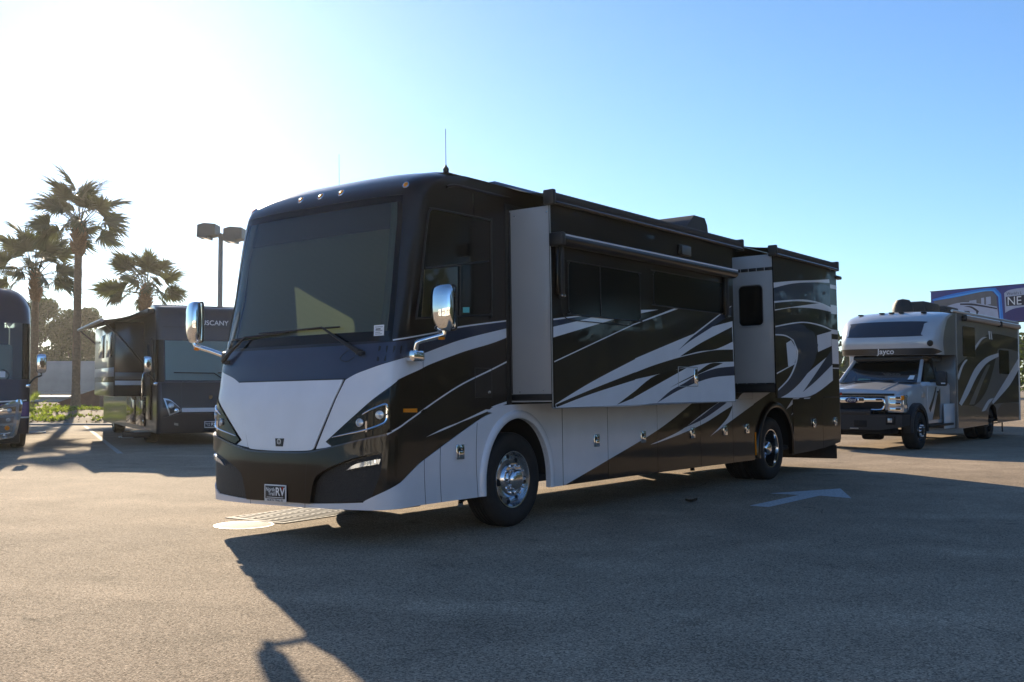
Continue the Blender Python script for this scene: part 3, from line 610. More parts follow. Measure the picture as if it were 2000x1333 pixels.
# bumper
bu=[(0,.870)]+A_['bumper']+[(0,.408)]
bump=sheet('bumper_bar',bu+list(reversed(mir(bu[1:-1]))),SS,BLACK,MH,.004,.04,step=.06,corner=40)
bt=[(0,.886),(.40,.892),(.695,.942),(1.243,1.062),(1.243,1.047),(.695,.926),(.40,.874),(0,.868)]
sheet('bumper_trim',bt+list(reversed(mir(bt[1:-1]))),SS,BLUE,MH,.01,.028,step=.06)
for q in(.39,):
    for sg in(1,-1):
        sheet('bumper_seam',[(sg*q,.365),(sg*(q+.006),.365),(sg*(q+.045),.87),(sg*(q+.039),.87)][::sg],SS,MATTE,MH,.0442,.0008,False,step=.06)
for g in both('grille',A_['grille'],GRILLE,.002,.002): pass
for sg in(1,-1):
    P=A_['fog'] if sg>0 else list(reversed(mir(A_['fog'])))
    fg=sheet('fog_lamp',P,SS,LENS,MH,.006,.02,step=.05)
    for i in range(7):
        a0=1.06+.019*i; z0=.797+.0045*i; sheet('led',[(sg*a0,z0-.022),(sg*(a0+.013),z0-.021),(sg*(a0+.013),z0+.006),(sg*a0,z0+.005)][::sg],SS,CHROME if i%2 else LENS,fg,.027,.004,False)
    P=A_['hl'] if sg>0 else list(reversed(mir(A_['hl'])))
    hl=sheet('headlight',P,SS,GLASSD,MH,.004,.012,step=.05,corner=25)
    # chrome frame: a bent bar following the lamp edge
    ch_=[(.70,1.030),(.86,1.060),(1.0,1.085),(1.12,1.115),(1.215,1.155),(1.245,1.19),(1.252,1.25),(1.25,1.315),(1.235,1.335),(1.18,1.315),(1.10,1.28),(1.03,1.245)]
    cp=bez([(a,z,0) for a,z in ch_],4); pts=[]
    for p in cp:
        h=1e-3;nn=(F(sg*p.x+h,p.y)-F(sg*p.x-h,p.y)).cross(F(sg*p.x,p.y+h)-F(sg*p.x,p.y-h)).normalized(); pts.append(F(sg*p.x,p.y)+nn*.02)
    m_=len(pts); tube('chrome_frame',pts,.012,CHROME,hl,8,rr=[.004+.011*min(1,i/(m_*.35)) if i<m_*.75 else .015-.011*(i-m_*.75)/(m_*.25) for i in range(m_)])
    for (a,z) in(A_['lamp1'][0],A_['lamp2'][0]):
        h=1e-3;nn=(F(sg*a+h,z)-F(sg*a-h,z)).cross(F(sg*a,z+h)-F(sg*a,z-h)).normalized()
        vs,fs=lathe_v([(.040,0),(.040,.02),(.033,.024),(.030,.012),(.012,.016),(.001,.018)],20,'Z'); q=nn.to_track_quat('Z','Y'); b0=F(sg*a,z)+nn*.012
        mk('projector',[b0+q@Vector(v) for v in vs],fs,LENS,hl,auto=40)
    a,z=A_['hlclip'][0]; h=1e-3;nn=(F(sg*a+h,z)-F(sg*a-h,z)).cross(F(sg*a,z+h)-F(sg*a,z-h)).normalized(); b0=F(sg*a,z)
    mk('chrome_tab',[b0+nn*.03+Vector((0,dy,dz)) for dy,dz in((-.012,-.07),(.012,-.07),(.012,.03),(-.012,.03))]+[b0+nn*.01+Vector((0,dy,dz)) for dy,dz in((-.012,-.07),(.012,-.07),(.012,.03),(-.012,.03))],[(0,1,2,3),(4,7,6,5),(0,4,5,1),(1,5,6,2),(2,6,7,3),(3,7,4,0)],CHROME,hl)
# badge
bd=sheet('badge',[(-.062,1.012),(.062,1.012),(.052,.935),(-.045,.935)],SS,TRIM,MH,.019,.006,False)
f0=F(0,.985); lettering('badge_mark','D',f0+Vector((-.027,0,0)),(0,-1,0),(.05,0,1),.055,TEXTS,bd,.0)
vs,fs=lathe_v([(.022,0),(.027,.002),(.029,.0)],20,'Z'); mk('badge_ring',[F(0,.985)+Vector((-.028,v[0],v[1])) for v in vs],[f for f in fs],TEXTS,bd)
# licence plate
pl=box('licence_plate',(-2.165,HW-.158,.402),(-2.160,HW+.158,.568),WHITE,MH,.002)
pc=Vector((-2.1655,HW,.485))
fr=box('plate_face',(-2.1665,HW-.143,.432),(-2.1652,HW+.143,.556),TRIM,pl,.0003)
PX,PY=(0,-1,0),(0,0,1)
lettering('plate_lettering','North',(-2.1668,HW+.068,.519),PX,PY,.052,TEXTW,pl,.001,.012); lettering('plate_lettering','Trail',(-2.1668,HW+.050,.478),PX,PY,.052,TEXTW,pl,.001,.012)
lettering('plate_lettering','RV',(-2.1668,HW-.072,.497),PX,PY,.112,TEXTW,pl,.001,.02); lettering('plate_lettering','NORTH TRAIL RV',(-2.1655,HW,.416),PX,PY,.030,TRIM,pl,.001,.014)
mk('plate_rule',[(-2.1675,HW+.12,.447),(-2.1675,HW-.12,.447),(-2.1675,HW-.12,.441),(-2.1675,HW+.12,.441)],[(0,1,2,3)],WHITE,pl); mk('plate_mark',[(-2.168,HW-.098,.545),(-2.168,HW-.122,.548),(-2.168,HW-.104,.515)],[(0,1,2)],REDL,pl)
box('plate_backing',(-2.162,HW-.1,.43),(-2.10,HW+.1,.54),TRIM,MH,.01)
# marker lamps over the windscreen
for a in(1.13,.30,0,-.30,-1.13):
    p=F(a,3.49); q=(F(a+.001,3.49)-F(a-.001,3.49)).cross(F(a,3.491)-F(a,3.489)).normalized().to_track_quat('Z','Y')
    vs,fs=lathe_v([(.042,0),(.040,.010),(.026,.018),(.001,.02)],16,'Z'); ml=mk('marker_lamp',[p+q@Vector((v[0]*.55,v[1]*1.0,v[2])) for v in vs],fs,AMBER,MH,auto=60)
    vs,fs=lathe_v([(.052,0),(.050,.008),(.042,.010)],16,'Z'); mk('bezel',[p+q@Vector((v[0]*.6,v[1]*1.0,v[2])) for v in vs],fs,CHROME,ml,auto=60)
# side lamp, seams and corner trim
sheet('side_marker',A_['orange'],SS,AMBER,MH,.003,.012,False)
def seam(u,z0,z1,w=.007,off=.0165): return sheet('panel_seam',[(SH.a_of(u,z0)-w/2,z0),(SH.a_of(u,z0)+w/2,z0),(SH.a_of(u,z1)+w/2,z1),(SH.a_of(u,z1)-w/2,z1)],SS,MATTE,MH,off,.0006,False,step=.1)
for u,z0,z1 in((-1.42,.372,1.0),(-1.19,.374,.95),(-.613,.374,1.13)): seam(u,z0,z1)
seam(-1.42,1.0,1.9,.006,.0045); sheet('upper_seam',[(-.62,3.26),(-.612,3.26),(-.612,3.5),(-.62,3.5)],SIDE,CHROME,MH,.001,.001,False)
sheet('body_moulding',[(-1.40,1.285),(-.06,1.285),(-.06,1.262),(-1.40,1.262)],SIDE,BRONZE,MH,.002,.006,False)
# drip rail above the cab
tube('drip_rail',bez([(-1.05,-.012,3.50),(-.9,-.016,3.535),(-.5,-.018,3.535),(0,-.018,3.535)],5),.016,BLACK,MH,8)
def cabwin():
    P=A_['dwin']; o=sheet('cab_window',P,SS,GLASSD,MH,.004,.006,step=.1,corner=60)
    n=len(P)
    sp=smooth_poly(P,5,60); pts=[F(p.x,p.y)+Vector((0,-.014,0)) if p.x>1.40 else F(p.x,p.y)+Vector((-.01,-.012,0)) for p in sp]; tube('window_frame',pts+[pts[0]],.011,TRIM,o,6)
    lo=sheet('blind_pane',A_['dpaneL'],SS,SHADE,o,.010,.002,False,step=.1); sheet('pane',A_['dpaneL'],SS,SIDEGL,o,.016,.001,False,step=.1)
    sheet('pane',A_['dpaneR'],SS,GLASSD,o,.011,.003,False,step=.1); sheet('pane',A_['dpaneU'],SS,GLASSD,o,.011,.003,False,step=.1)
    for u0,z0,u1,z1 in((1.50,2.652,2.48,2.815),):
        tube('window_rail',[F(u0,z0)+Vector((0,-.016,0)),F(2.02,2.735)+Vector((0,-.016,0)),F(u1,z1)+Vector((0,-.016,0))],.012,TRIM,o,6)
    tube('window_post',[F(2.02,2.735)+Vector((0,-.016,0)),F(2.11,2.205)+Vector((0,-.016,0))],.010,TRIM,o,6)
    sheet('green_sticker',A_['tag'],SS,TEAL,o,.016,.0005,False)
cabwin()
# --- bay doors below the slide-outs, each with its own latch
def latch(u,z,par,off=.02):
    lt=box('latch',(u-.062,-off-.02,z-.075),(u+.062,-off,z+.075),CHROME,par,.016)
    box('latch_cup',(u-.044,-off-.0215,z-.012),(u+.044,-off-.0195,z+.045),TRIM,lt,.0005); box('latch_lever',(u-.036,-off-.032,z-.05),(u+.036,-off-.0205,z+.012),CHROME,lt,.006)
    lathe('latch_key',[(.001,-off-.034),(.011,-off-.033),(.012,-off-.02)],12,CHROME,lt,loc=(u,0,z+.028)); return lt
diag=[(.9,1.31),(3.183,1.31),(4.28,1.31),(4.132,1.237),(3.193,.922),(1.94,.606),(.99,.376),(.9,.376)]
bl1=[(2.99,.743),(3.235,.765),(3.9,.857),(4.597,.980),(5.2,1.13),(5.65,1.243),(5.85,1.31),(5.2,1.31),(5.059,1.265),(4.502,1.104),(3.903,.912),(3.4,.81)]
bl1b=A_['bl1b']; bl2=A_['bl2']
doors=[(.953,1.943,1.67,.378),(1.943,3.193,2.80,.374),(3.193,4.454,4.19,.37),(4.454,5.523,5.24,.366),(5.523,6.30,6.02,.364)]
for u0,u1,ul,zb in doors:
    u0+=.004;u1-=.004
    P=[(u0,zb),(u1,zb-.004),(u1,1.305),(u0,1.305)]
    dr=sheet('bay_door',P,SIDE,BLACK,MH,.001,.014,False)
    for poly,mat,off in((smooth_poly(diag),SILVER,.0155),(smooth_poly(bl1),SILVER,.0155),(smooth_poly(bl1b),BLUE,.0165),(smooth_poly(bl2),SILVER,.0155)):
        c=cliprect([Vector((p[0],p[1])) for p in poly],u0,u1,zb,1.304)
        if len(c)>2: sheet('paint_sweep',[(p.x,p.y) for p in c],SIDE,mat,dr,off,.0006,False)
    latch(ul,.853,dr,.015)
latch(-.905,.847,MH,.018)
c=cliprect([Vector((p[0],p[1])) for p in smooth_poly(bl2)],6.304,9,.3,9)
if len(c)>2: sheet('silver_blade',[(p.x,p.y) for p in c],SIDE,SILVER,MH,.002,.001,False)
c=cliprect([Vector((p[0],p[1])) for p in smooth_poly(bl2)],5.0,6.30,1.306,9)
if len(c)>2: sheet('silver_blade',[(p.x,p.y) for p in c],SIDE,SILVER,MH,.002,.001,False)
sheet('silver_blade',A_['bl3'],SIDE,SILVER,MH,.002,.001,False); sheet('silver_blade',A_['bl4'],SIDE,SILVER,MH,.002,.001,False)
for u0,u1,ul in((7.92,9.30,8.86),(9.30,10.18,9.93)):
    dr=sheet('bay_door',[(u0+.004,.385 if u0<9 else .40),(u1-.004,.40 if u0<9 else .47),(u1-.004,1.28),(u0+.004,1.28)],SIDE,BLACK,MH,.001,.010,False); latch(ul,.857,dr,.011)
box('reflector_strip',(6.338,-.018,.43),(6.368,-.002,.785),AMBER,MH,.003)
# fender lips
for uc,rx,zt,mat in((.09,.585,1.16,SILVER),(7.13,.66,1.16,BLACK)):
    vs=[];fs=[];N=26
    for i in range(N+1):
        t=math.pi*i/N; cu_,sz=math.cos(t),math.sin(t)
        for (dr_,yy) in((0.0,.03),(0.0,-.035),(.02,-.05),(.06,-.048),(.085,-.03),(.09,.0)):
            vs.append((uc+(rx+dr_)*cu_,yy,.50+(zt-.50+dr_)*sz))
    K=6
    for leg in(0,1):
        pass
    # straight legs down to the skirt
    for i in range(N):
        for j in range(K-1): a=i*K+j; fs.append((a,a+1,a+K+1,a+K))
    b0=len(vs)
    for side_,idx in((1,0),(-1,N)):
        base=len(vs)
        for (dr_,yy) in((0.0,.03),(0.0,-.035),(.02,-.05),(.06,-.048),(.085,-.03),(.09,.0)): vs.append((uc+side_*(rx+dr_),yy,.375))
        for j in range(K-1):
            a=idx*K+j;b=base+j; fs.append((a,b,b+1,a+1) if side_>0 else (a,a+1,b+1,b))
    mk('fender_lip',vs,fs,mat,MH,auto=50)
wheel(MH,(.06,.045,.505),-1,rim='front'); w2=wheel(MH,(7.03,.035,.505),-1,rim='rear')
wheel(MH,(7.03,.36,.505),-1,rim='rear')
for u,rm in((.06,'front'),(7.03,'rear')):
    w=wheel(MH,(u,2*HW-.045,.505+.045),1,rim=rm)
# --- slide-outs
def slide(name,u0,u1,v,zb,zt,mat):
    s=box(name,(u0,-v,zb),(u1,.4,zt),mat,MH,.006); return s
sl1=slide('slide_out',0.0,4.46,V1-.012,1.33,3.40,ENDW)
f1=sheet('slide_face',[(-.012,1.268),(4.475,1.285),(4.475,3.47),(-.012,3.46)],S1,BLACK,sl1,-.012,.012,False)
tube('face_edge_trim',[(-.012,-V1+.004,1.266),(4.475,-V1+.004,1.283)],.008,STEEL,sl1,6); tube('face_edge_trim',[(-.012,-V1+.002,1.266),(-.012,-V1+.002,3.40)],.007,STEEL,sl1,6)
box('slide_skirt',(-.004,-V1+.02,1.345),(.02,.0,1.415),TRIM,sl1,.004)
order=[('s1_zone',BRONZE,.001),('s1_line',SILVER,.0025),('s1_big',SILVER,.0018),('s1_band',BRONZE,.0026),('s1_w1',BLACK,.0026),('s1_bl',BLUE,.0026),('s1_bll',SILVER,.0034),('s1_w2',BLACK,.0026),('s1_w3',BLACK,.0026),('s1_b2',BLUE,.0026),('s1_sil',SILVER,.0018),('s1_blue',BLUE,.0018),('s1_top',SILVER,.0026),('s1_tri',SILVER,.0018)]
for k,m_,off in order: sheet('paint_sweep',A_[k],S1,m_,f1,off,.0005)
def win(par,P,S,off=.003):
    w=sheet('window',P,S,GLASSD,par,off,.006,corner=50); sp=smooth_poly(P,4,50); f=S[0]; pts=[f(p.x,p.y)+Vector((0,-off-.006,0)) for p in sp]; tube('window_frame',pts+[pts[0]],.008,TRIM,w,6); return w
def rr(u0,u1,z0,z1,r=.07):
    o=[]
    for cx,cz,a0 in((u1-r,z0+r,-90),(u1-r,z1-r,0),(u0+r,z1-r,90),(u0+r,z0+r,180)):
        for i in range(5): t=rad(a0+i*22.5); o.append((cx+r*math.cos(t),cz+r*math.sin(t)))
    return o
w1=win(sl1,rr(.30,1.848,2.262,2.838),S1); w2_=win(sl1,rr(2.18,4.15,2.475,2.90),S1)
for w_,u in((w1,.95),): tube('window_rail',[(u,-V1-.012,2.27),(u,-V1-.012,2.83)],.008,TRIM,w_,6)
ht=box('hatch',(2.785,-V1-.006,1.49),(3.318,-V1-.003,1.735),SILVER,sl1,.001)
bpy.data.objects.remove(ht)
for a,b in(((2.785,1.49),(3.318,1.49)),((3.318,1.49),(3.318,1.735)),((3.318,1.735),(2.785,1.735)),((2.785,1.735),(2.785,1.49))): tube('hatch_edge',[(a[0],-V1-.004,a[1]),(b[0],-V1-.004,b[1])],.005,STEEL,sl1,4)
lt=box('hatch_latch',(3.205,-V1-.022,1.525),(3.298,-V1-.002,1.715),CHROME,sl1,.014); box('latch_lever',(3.22,-V1-.032,1.55),(3.283,-V1-.02,1.62),CHROME,lt,.006); box('latch_cup',(3.222,-V1-.0235,1.64),(3.281,-V1-.021,1.70),TRIM,lt,.001)
vb=box('side_vent',(2.84,-V1-.04,3.155),(3.155,-V1,3.293),BLACK,sl1,.012); box('vent_face',(2.90,-V1-.044,3.17),(3.14,-V1-.039,3.28),GREYP,vb,.001)
# awning box and arms on slide 1
aw=empty('x') ; bpy.data.objects.remove(aw)
def extr(name,prof,u0,u1,mat,par):
    n=len(prof); vs=[(u0,y,z) for y,z in prof]+[(u1,y,z) for y,z in prof]; fs=[(i,(i+1)%n,(i+1)%n+n,i+n) for i in range(n)]+[tuple(range(n-1,-1,-1)),tuple(range(n,2*n))]
    o=mk(name,vs,fs,mat,par,auto=40); return o
def ring(yc,zc,ry,rz,n=14): return [(yc+ry*math.cos(2*math.pi*i/n),zc+rz*math.sin(2*math.pi*i/n)) for i in range(n)]
awn=extr('awning_case',ring(-V1-.085,3.03,.085,.065),.0,4.30,BLACK,sl1); extr('awning_highlight',ring(-V1-.145,3.072,.02,.012,8),.02,4.30,SILVER,awn); box('awning_end_cap',(-.05,-V1-.175,2.955),(.03,-V1,3.10),TRIM,awn,.02)  # thin silver strip paints the highlight along the case's top edge
for u in(.12,4.18):
    arm=box('awning_arm',(u-.03,-V1-.07,2.42),(u+.03,-V1-.015,2.98),TRIM,sl1,.012); box('awning_arm_rod',(u-.072,-V1-.05,2.46),(u-.04,-V1-.015,2.98),BLACK,arm,.008)
    for k in(-.03,.02): lathe('arm_bolt',[(.001,-.008),(.011,-.006),(.012,0)],10,CHROME,arm,loc=(u+k,-V1-.071,2.445))
tube('awning_cable',bez([(.13,-V1-.03,2.42),(.14,-V1-.02,2.33),(.20,-V1-.012,2.24),(.36,-V1-.01,2.205),(.9,-V1-.01,2.20),(1.6,-V1-.01,2.20)],5),.005,TRIM,sl1,5)
def topper(u0,u1,v,zr,par):
    rl=extr('topper_roller',ring(-v-.02,zr,.055,.062),u0-.02,u1+.05,FABRIC,par); box('topper_cap',(u0-.05,-v-.085,zr-.08),(u0+.01,-v+.05,zr+.08),TRIM,rl,.015); box('topper_cap',(u1+.03,-v-.085,zr-.08),(u1+.09,-v+.05,zr+.08),TRIM,rl,.015)
    extr('topper_bar',ring(-v-.06,zr-.055,.03,.02,8),u0,u1+.03,BLACK,rl)
    gridsurf('topper_fabric',lambda u,t:Vector((u,.02-(v+.02)*t,3.665+(zr+.05-3.665)*t-.03*math.sin(math.pi*t))),u0,u1,0,1,8,6,FABRIC,rl)
topper(-.02,4.62,V1,3.475,sl1)
# body flange round slide 1
for a,b in(((-.045,1.30),(-.045,3.47)),): box('slide_flange',(-.075,-.012,1.30),(-.003,.01,3.47),TRIM,sl1,.004)
box('slide_flange',(-.05,-.012,3.40),(4.6,.01,3.47),TRIM,sl1,.004)
sl2=slide('slide_out',5.47,7.80,V2-.012,1.53,3.42,ENDW)
f2=sheet('slide_face',[(5.458,1.318),(7.815,1.325),(7.815,3.455),(5.458,3.455)],S2,BLACK,sl2,-.012,.012,False)
box('slide_underside',(5.49,-V2+.03,1.40),(7.79,.0,1.53),TRIM,sl2,.01)
for k,m_,off in(('s2_arc',SILVER,.001),('s2_blue',BLUE,.001),('s2_sil2',SILVER,.0018),('s2_w1',BLACK,.0026),('s2_w2',BLACK,.0026),('s2_br',SILVER,.001),('s2_cres',BLUE,.0026),('s2_l3',SILVER,.0034),('s2_cin',SILVER,.0034),('s2_patch',SILVER,.001),('s2_ln',SILVER,.0018),('s2_sr',SILVER,.001),('s2_bw',BLUE,.0018)):
    P=[(min(max(u,5.46),7.812),max(z,1.322)) for u,z in A_[k]]; sheet('paint_sweep',P,S2,m_,f2,off,.0005)
EW=(lambda y,z:Vector((5.47,y,z)),-1)
wp=[(-v,z) for v,z in rr(.20,.555,2.395,2.965,.06)]
ew=sheet('end_window',wp,EW,GLASSD,sl2,.004,.004,False); pts=[Vector((5.47-.008,p[0],p[1])) for p in [(-v,z) for v,z in rr(.178,.577,2.372,2.99,.075)]]; tube('window_frame',pts+[pts[0]],.011,ENDW,ew,6); pts=[Vector((5.47-.008,p[0],p[1])) for p in [(-v,z) for v,z in rr(.196,.559,2.39,2.97,.062)]]; tube('window_gasket',pts+[pts[0]],.007,TRIM,ew,6)
for i in range(6): box('wall_strap',(5.462,-.72+i*.125,3.185),(5.4705,-.72+i*.125+.112,3.232),TRIM,sl2,.002)
for i in range(5): box('wall_seal',(5.462,-.71+i*.145,1.515),(5.4705,-.71+i*.145+.13,1.54),TRIM,sl2,.002)
topper(5.44,7.95,V2,3.46,sl2)
# --- roof gear
ac=empty('y'); bpy.data.objects.remove(ac)
def roof_unit(u,y,L,W_,H_):
    b=bmesh.new(); z=3.70
    pr=[(-L/2,0),(L/2,0),(L/2,H_*.75),(L/2-.06,H_),(-L*.05,H_),(-L/2+.02,H_*.45)]
    vs=[];n=len(pr)
    for s in(-1,1):
        for x,h in pr: vs.append((u+x,y+s*W_/2*(1-.12*(h/H_)),z+h))
    fs=[(i,(i+1)%n,(i+1)%n+n,i+n) for i in range(n)]+[tuple(range(n-1,-1,-1)),tuple(range(n,2*n))]; b.free()
    o=mk('air_conditioner',vs,fs,PLAST,MH,auto=50)
    for i in range(5): box('ac_slot',(u+L/2-.001,y-.25,z+.05+i*.035),(u+L/2+.004,y+.25,z+.07+i*.035),MATTE,o,.001)
    return o
roof_unit(5.55,.85,.78,.72,.44)
box('roof_panel',(.36,.45,3.71),(1.52,1.05,3.85),SOLAR,MH,.02)
pb=lathe('whip_antenna',[(.02,0),(.022,.04),(.03,.06),(.032,.10),(.012,.13),(.004,.15),(.003,.52),(.001,.525)],10,TRIM,MH,'Z',loc=(-.745,.25,3.67)); lathe('thin_antenna',[(.012,0),(.012,.03),(.003,.05),(.0022,.62),(.001,.625)],8,TRIM,MH,'Z',loc=(-.38,2.2,3.66))
# passenger awning roller end
extr('passenger_awning_case',[(2*HW+.09+.09*math.cos(2*math.pi*i/14),3.34+.095*math.sin(2*math.pi*i/14)) for i in range(14)],-1.30,5.0,TRIM,MH)
# --- mirrors
def side_mirror(sg):
    yo=lambda v:(-v if sg>0 else 2*HW+v)   # v = distance outside the wall
    fx=-1.61 if sg>0 else -1.72; z0=1.80
    ext=.26 if sg>0 else .32; mx=-1.405 if sg>0 else -1.93
    if sg>0: path=[(-1.60,yo(.05),1.78),(-1.60,yo(.075),1.90),(-1.585,yo(.09),1.925),(-1.50,yo(.15),1.955),(-1.42,yo(.235),1.985),(-1.405,yo(.25),2.0),(-1.405,yo(.255),2.06)]
    else: path=[(-1.80,yo(-.06),1.87),(-1.86,yo(.1),1.93),(-1.92,yo(.27),1.985),(-1.93,yo(.29),2.0),(-1.93,yo(.295),2.06)]
    cx=Vector(path[-1])+Vector((0,0,.19)); hw,hd,hh=.115,.06,.225
    hc=empty('z'); bpy.data.objects.remove(hc)
    # housing: rounded shell, chrome back towards the front
    yaw=rad(10 if sg>0 else -14)
    N,Mm=14,14; vs=[];fs=[]
    for j in range(Mm+1):
        ph=-math.pi/2+math.pi*j/Mm
        for i in range(N):
            t=2*math.pi*i/N
            def se(c,p): return math.copysign(abs(c)**p,c)
            x=hd*se(math.cos(t),.6)*se(math.cos(ph),.35)*(1.0 if math.cos(t)<0 else .75); y=hw*se(math.sin(t),.5)*se(math.cos(ph),.35); z=hh*se(math.sin(ph),.5)
            y*=1-.10*max(0,-z/hh); x+=-.02*(1-(z/hh)**2)
            v=Vector((x*math.cos(yaw)-y*math.sin(yaw),x*math.sin(yaw)+y*math.cos(yaw),z)); vs.append(cx+v)
    for j in range(Mm):
        for i in range(N): fs.append((j*N+i,j*N+(i+1)%N,(j+1)*N+(i+1)%N,(j+1)*N+i))
    mm=mk('side_mirror',vs,fs,CHROME,MH,auto=60)
    # glass facing rearwards
    c_,s_=math.cos(yaw),math.sin(yaw); g=[(x,y) for x,y in rr(-.1,.1,-.2,.2,.03)]
    mk('mirror_glass',[cx+Vector((.052*c_-y*s_,.052*s_+y*c_,z)) for y,z in g],[tuple(range(len(g)))],CHROME,mm); 
    bm_=[(x*1.12,y*1.07) for x,y in g]; pts=[cx+Vector((.045*c_-y*s_,.045*s_+y*c_,z)) for y,z in bm_]; tube('mirror_rim',pts+[pts[0]],.012,TRIM,mm,6)
    tube('mirror_arm',bez(path,5),.026,CHROME,mm,12)
    if sg>0:
        box('mirror_clamp',(-1.68,yo(.12),1.735),(-1.52,yo(-.0),1.845),CHROME,mm,.025)
    else: box('mirror_clamp',(-1.84,yo(-.14),1.80),(-1.70,yo(-.02),1.92),TRIM,mm,.03)
    e=Vector(path[-3]); lathe('turn_lamp',[(.001,-.045),(.03,-.04),(.036,-.028),(.034,-.02)],12,AMBER,mm,'Z',loc=tuple(e))
side_mirror(1); side_mirror(-1)
# --- wipers
def wip(piv,elb,b0,b1):
    def Q(a,z,o):
        h=1e-3; n=(F(a+h,z)-F(a-h,z)).cross(F(a,z+h)-F(a,z-h)).normalized(); return F(a,z)+n*o
    w=tube('wiper',[Q(*piv,.02),Q(*piv,.05),Q(piv[0]*.7+elb[0]*.3,piv[1]*.7+elb[1]*.3,.06),Q(*elb,.045)],.014,TRIM,MH,8,rr=[.035,.028,.018,.011])
    n=10; tube('wiper_blade',[Q(b0[0]+(b1[0]-b0[0])*i/n,b0[1]+(b1[1]-b0[1])*i/n,.022) for i in range(n+1)],.010,TRIM,w,6)
    tube('wiper_link',[Q(*elb,.045),Q((b0[0]+b1[0])/2,(b0[1]+b1[1])/2,.03)],.009,TRIM,w,6); lathe('pivot_cap',[(.05,0),(.045,.03),(.001,.04)],14,TRIM,w,'Z',loc=tuple(Q(*piv,.015)-Vector((0,0,.02))))
    return w
wip((.93,1.825),(.40,2.085),(-.55,2.075),(.62,2.085)); wip((-1.06,1.80),(-.75,2.04),(-1.0,2.03),(-.1,2.07))
tube('washer_hose',bez([F(.80,1.86)+Vector((-.04,0,0)),F(.72,1.78)+Vector((-.05,0,0)),F(.80,1.745)+Vector((-.04,0,0)),F(.88,1.79)+Vector((-.03,0,0))],5),.004,TRIM,MH,5)

# fuel door behind the cab and small fixings on the slide end wall
def fuel_door(u0,u1,z0,z1):
    for a,b in(((u0,z0),(u1,z0)),((u1,z0),(u1,z1)),((u1,z1),(u0,z1)),((u0,z1),(u0,z0))): tube('fuel_door_edge',[(a[0],-.004,a[1]),(b[0],-.004,b[1])],.0035,TRIM,MH,4)
    lathe('fuel_door_lock',[(.001,-.016),(.016,-.014),(.02,-.004),(.02,0)],14,CHROME,MH,loc=(u1-.05,0,z0+.05))
fuel_door(-.62,-.34,1.27+.12,1.27+.42)
for y,z in((-.12,1.44),(-.42,1.45),(-.08,3.33),(-.5,3.33)): lathe('wall_fixing',[(.001,-.004),(.009,-.003),(.011,0)],10,CHROME,sl1,loc=(0,0,0)); o_=sl1.children[-1]
for i,o_ in enumerate([c for c in sl1.children if c.name.startswith('wall_fixing')]):
    y,z=((-.12,1.44),(-.42,1.45),(-.08,3.33),(-.5,3.33))[i%4]; o_.rotation_euler=(0,0,-math.pi/2); o_.location=(-.002,y,z)
tube('wall_bead',[(-.004,-.02,1.42),(-.004,-.02,3.38)],.006,TRIM,sl1,6)

# ================================================================= coach with the awning (left, mid distance)
def flatS(p0,sgn,axis):
    if axis=='y': return (lambda u,z:Vector((u,p0,z)),sgn)
    return (lambda y,z:Vector((p0,y,z)),sgn)
def mirror_simple(par,base,head,hw=.11,hh=.2,yaw=0):
    b=Vector(base);h=Vector(head)
    arm=[b,b.lerp(h,.5)+Vector((0,0,-.08)),Vector((h.x,h.y,h.z-hh-.06)),Vector((h.x,h.y,h.z-hh+.02))]
    N,Mm=12,10;vs=[];fs=[];c_,s_=math.cos(yaw),math.sin(yaw)
    se=lambda c,p:math.copysign(abs(c)**p,c)
    for j in range(Mm+1):
        ph=-math.pi/2+math.pi*j/Mm
        for i in range(N):
            t=2*math.pi*i/N; x=.06*se(math.cos(t),.6)*se(math.cos(ph),.35);y=hw*se(math.sin(t),.5)*se(math.cos(ph),.35)
            x-=.015*(1-math.sin(ph)**2); vs.append(h+Vector((x*c_-y*s_,x*s_+y*c_,hh*se(math.sin(ph),.5))))
    for j in range(Mm):
        for i in range(N): fs.append((j*N+i,j*N+(i+1)%N,(j+1)*N+(i+1)%N,(j+1)*N+i))
    m=mk('side_mirror',vs,fs,CHROME,par,auto=60); tube('mirror_arm',bez(arm,4),.022,TRIM,m,8); box('mirror_clamp',tuple(b-Vector((.06,.05,.045))),tuple(b+Vector((.06,.05,.045))),CHROME,m,.02); return m
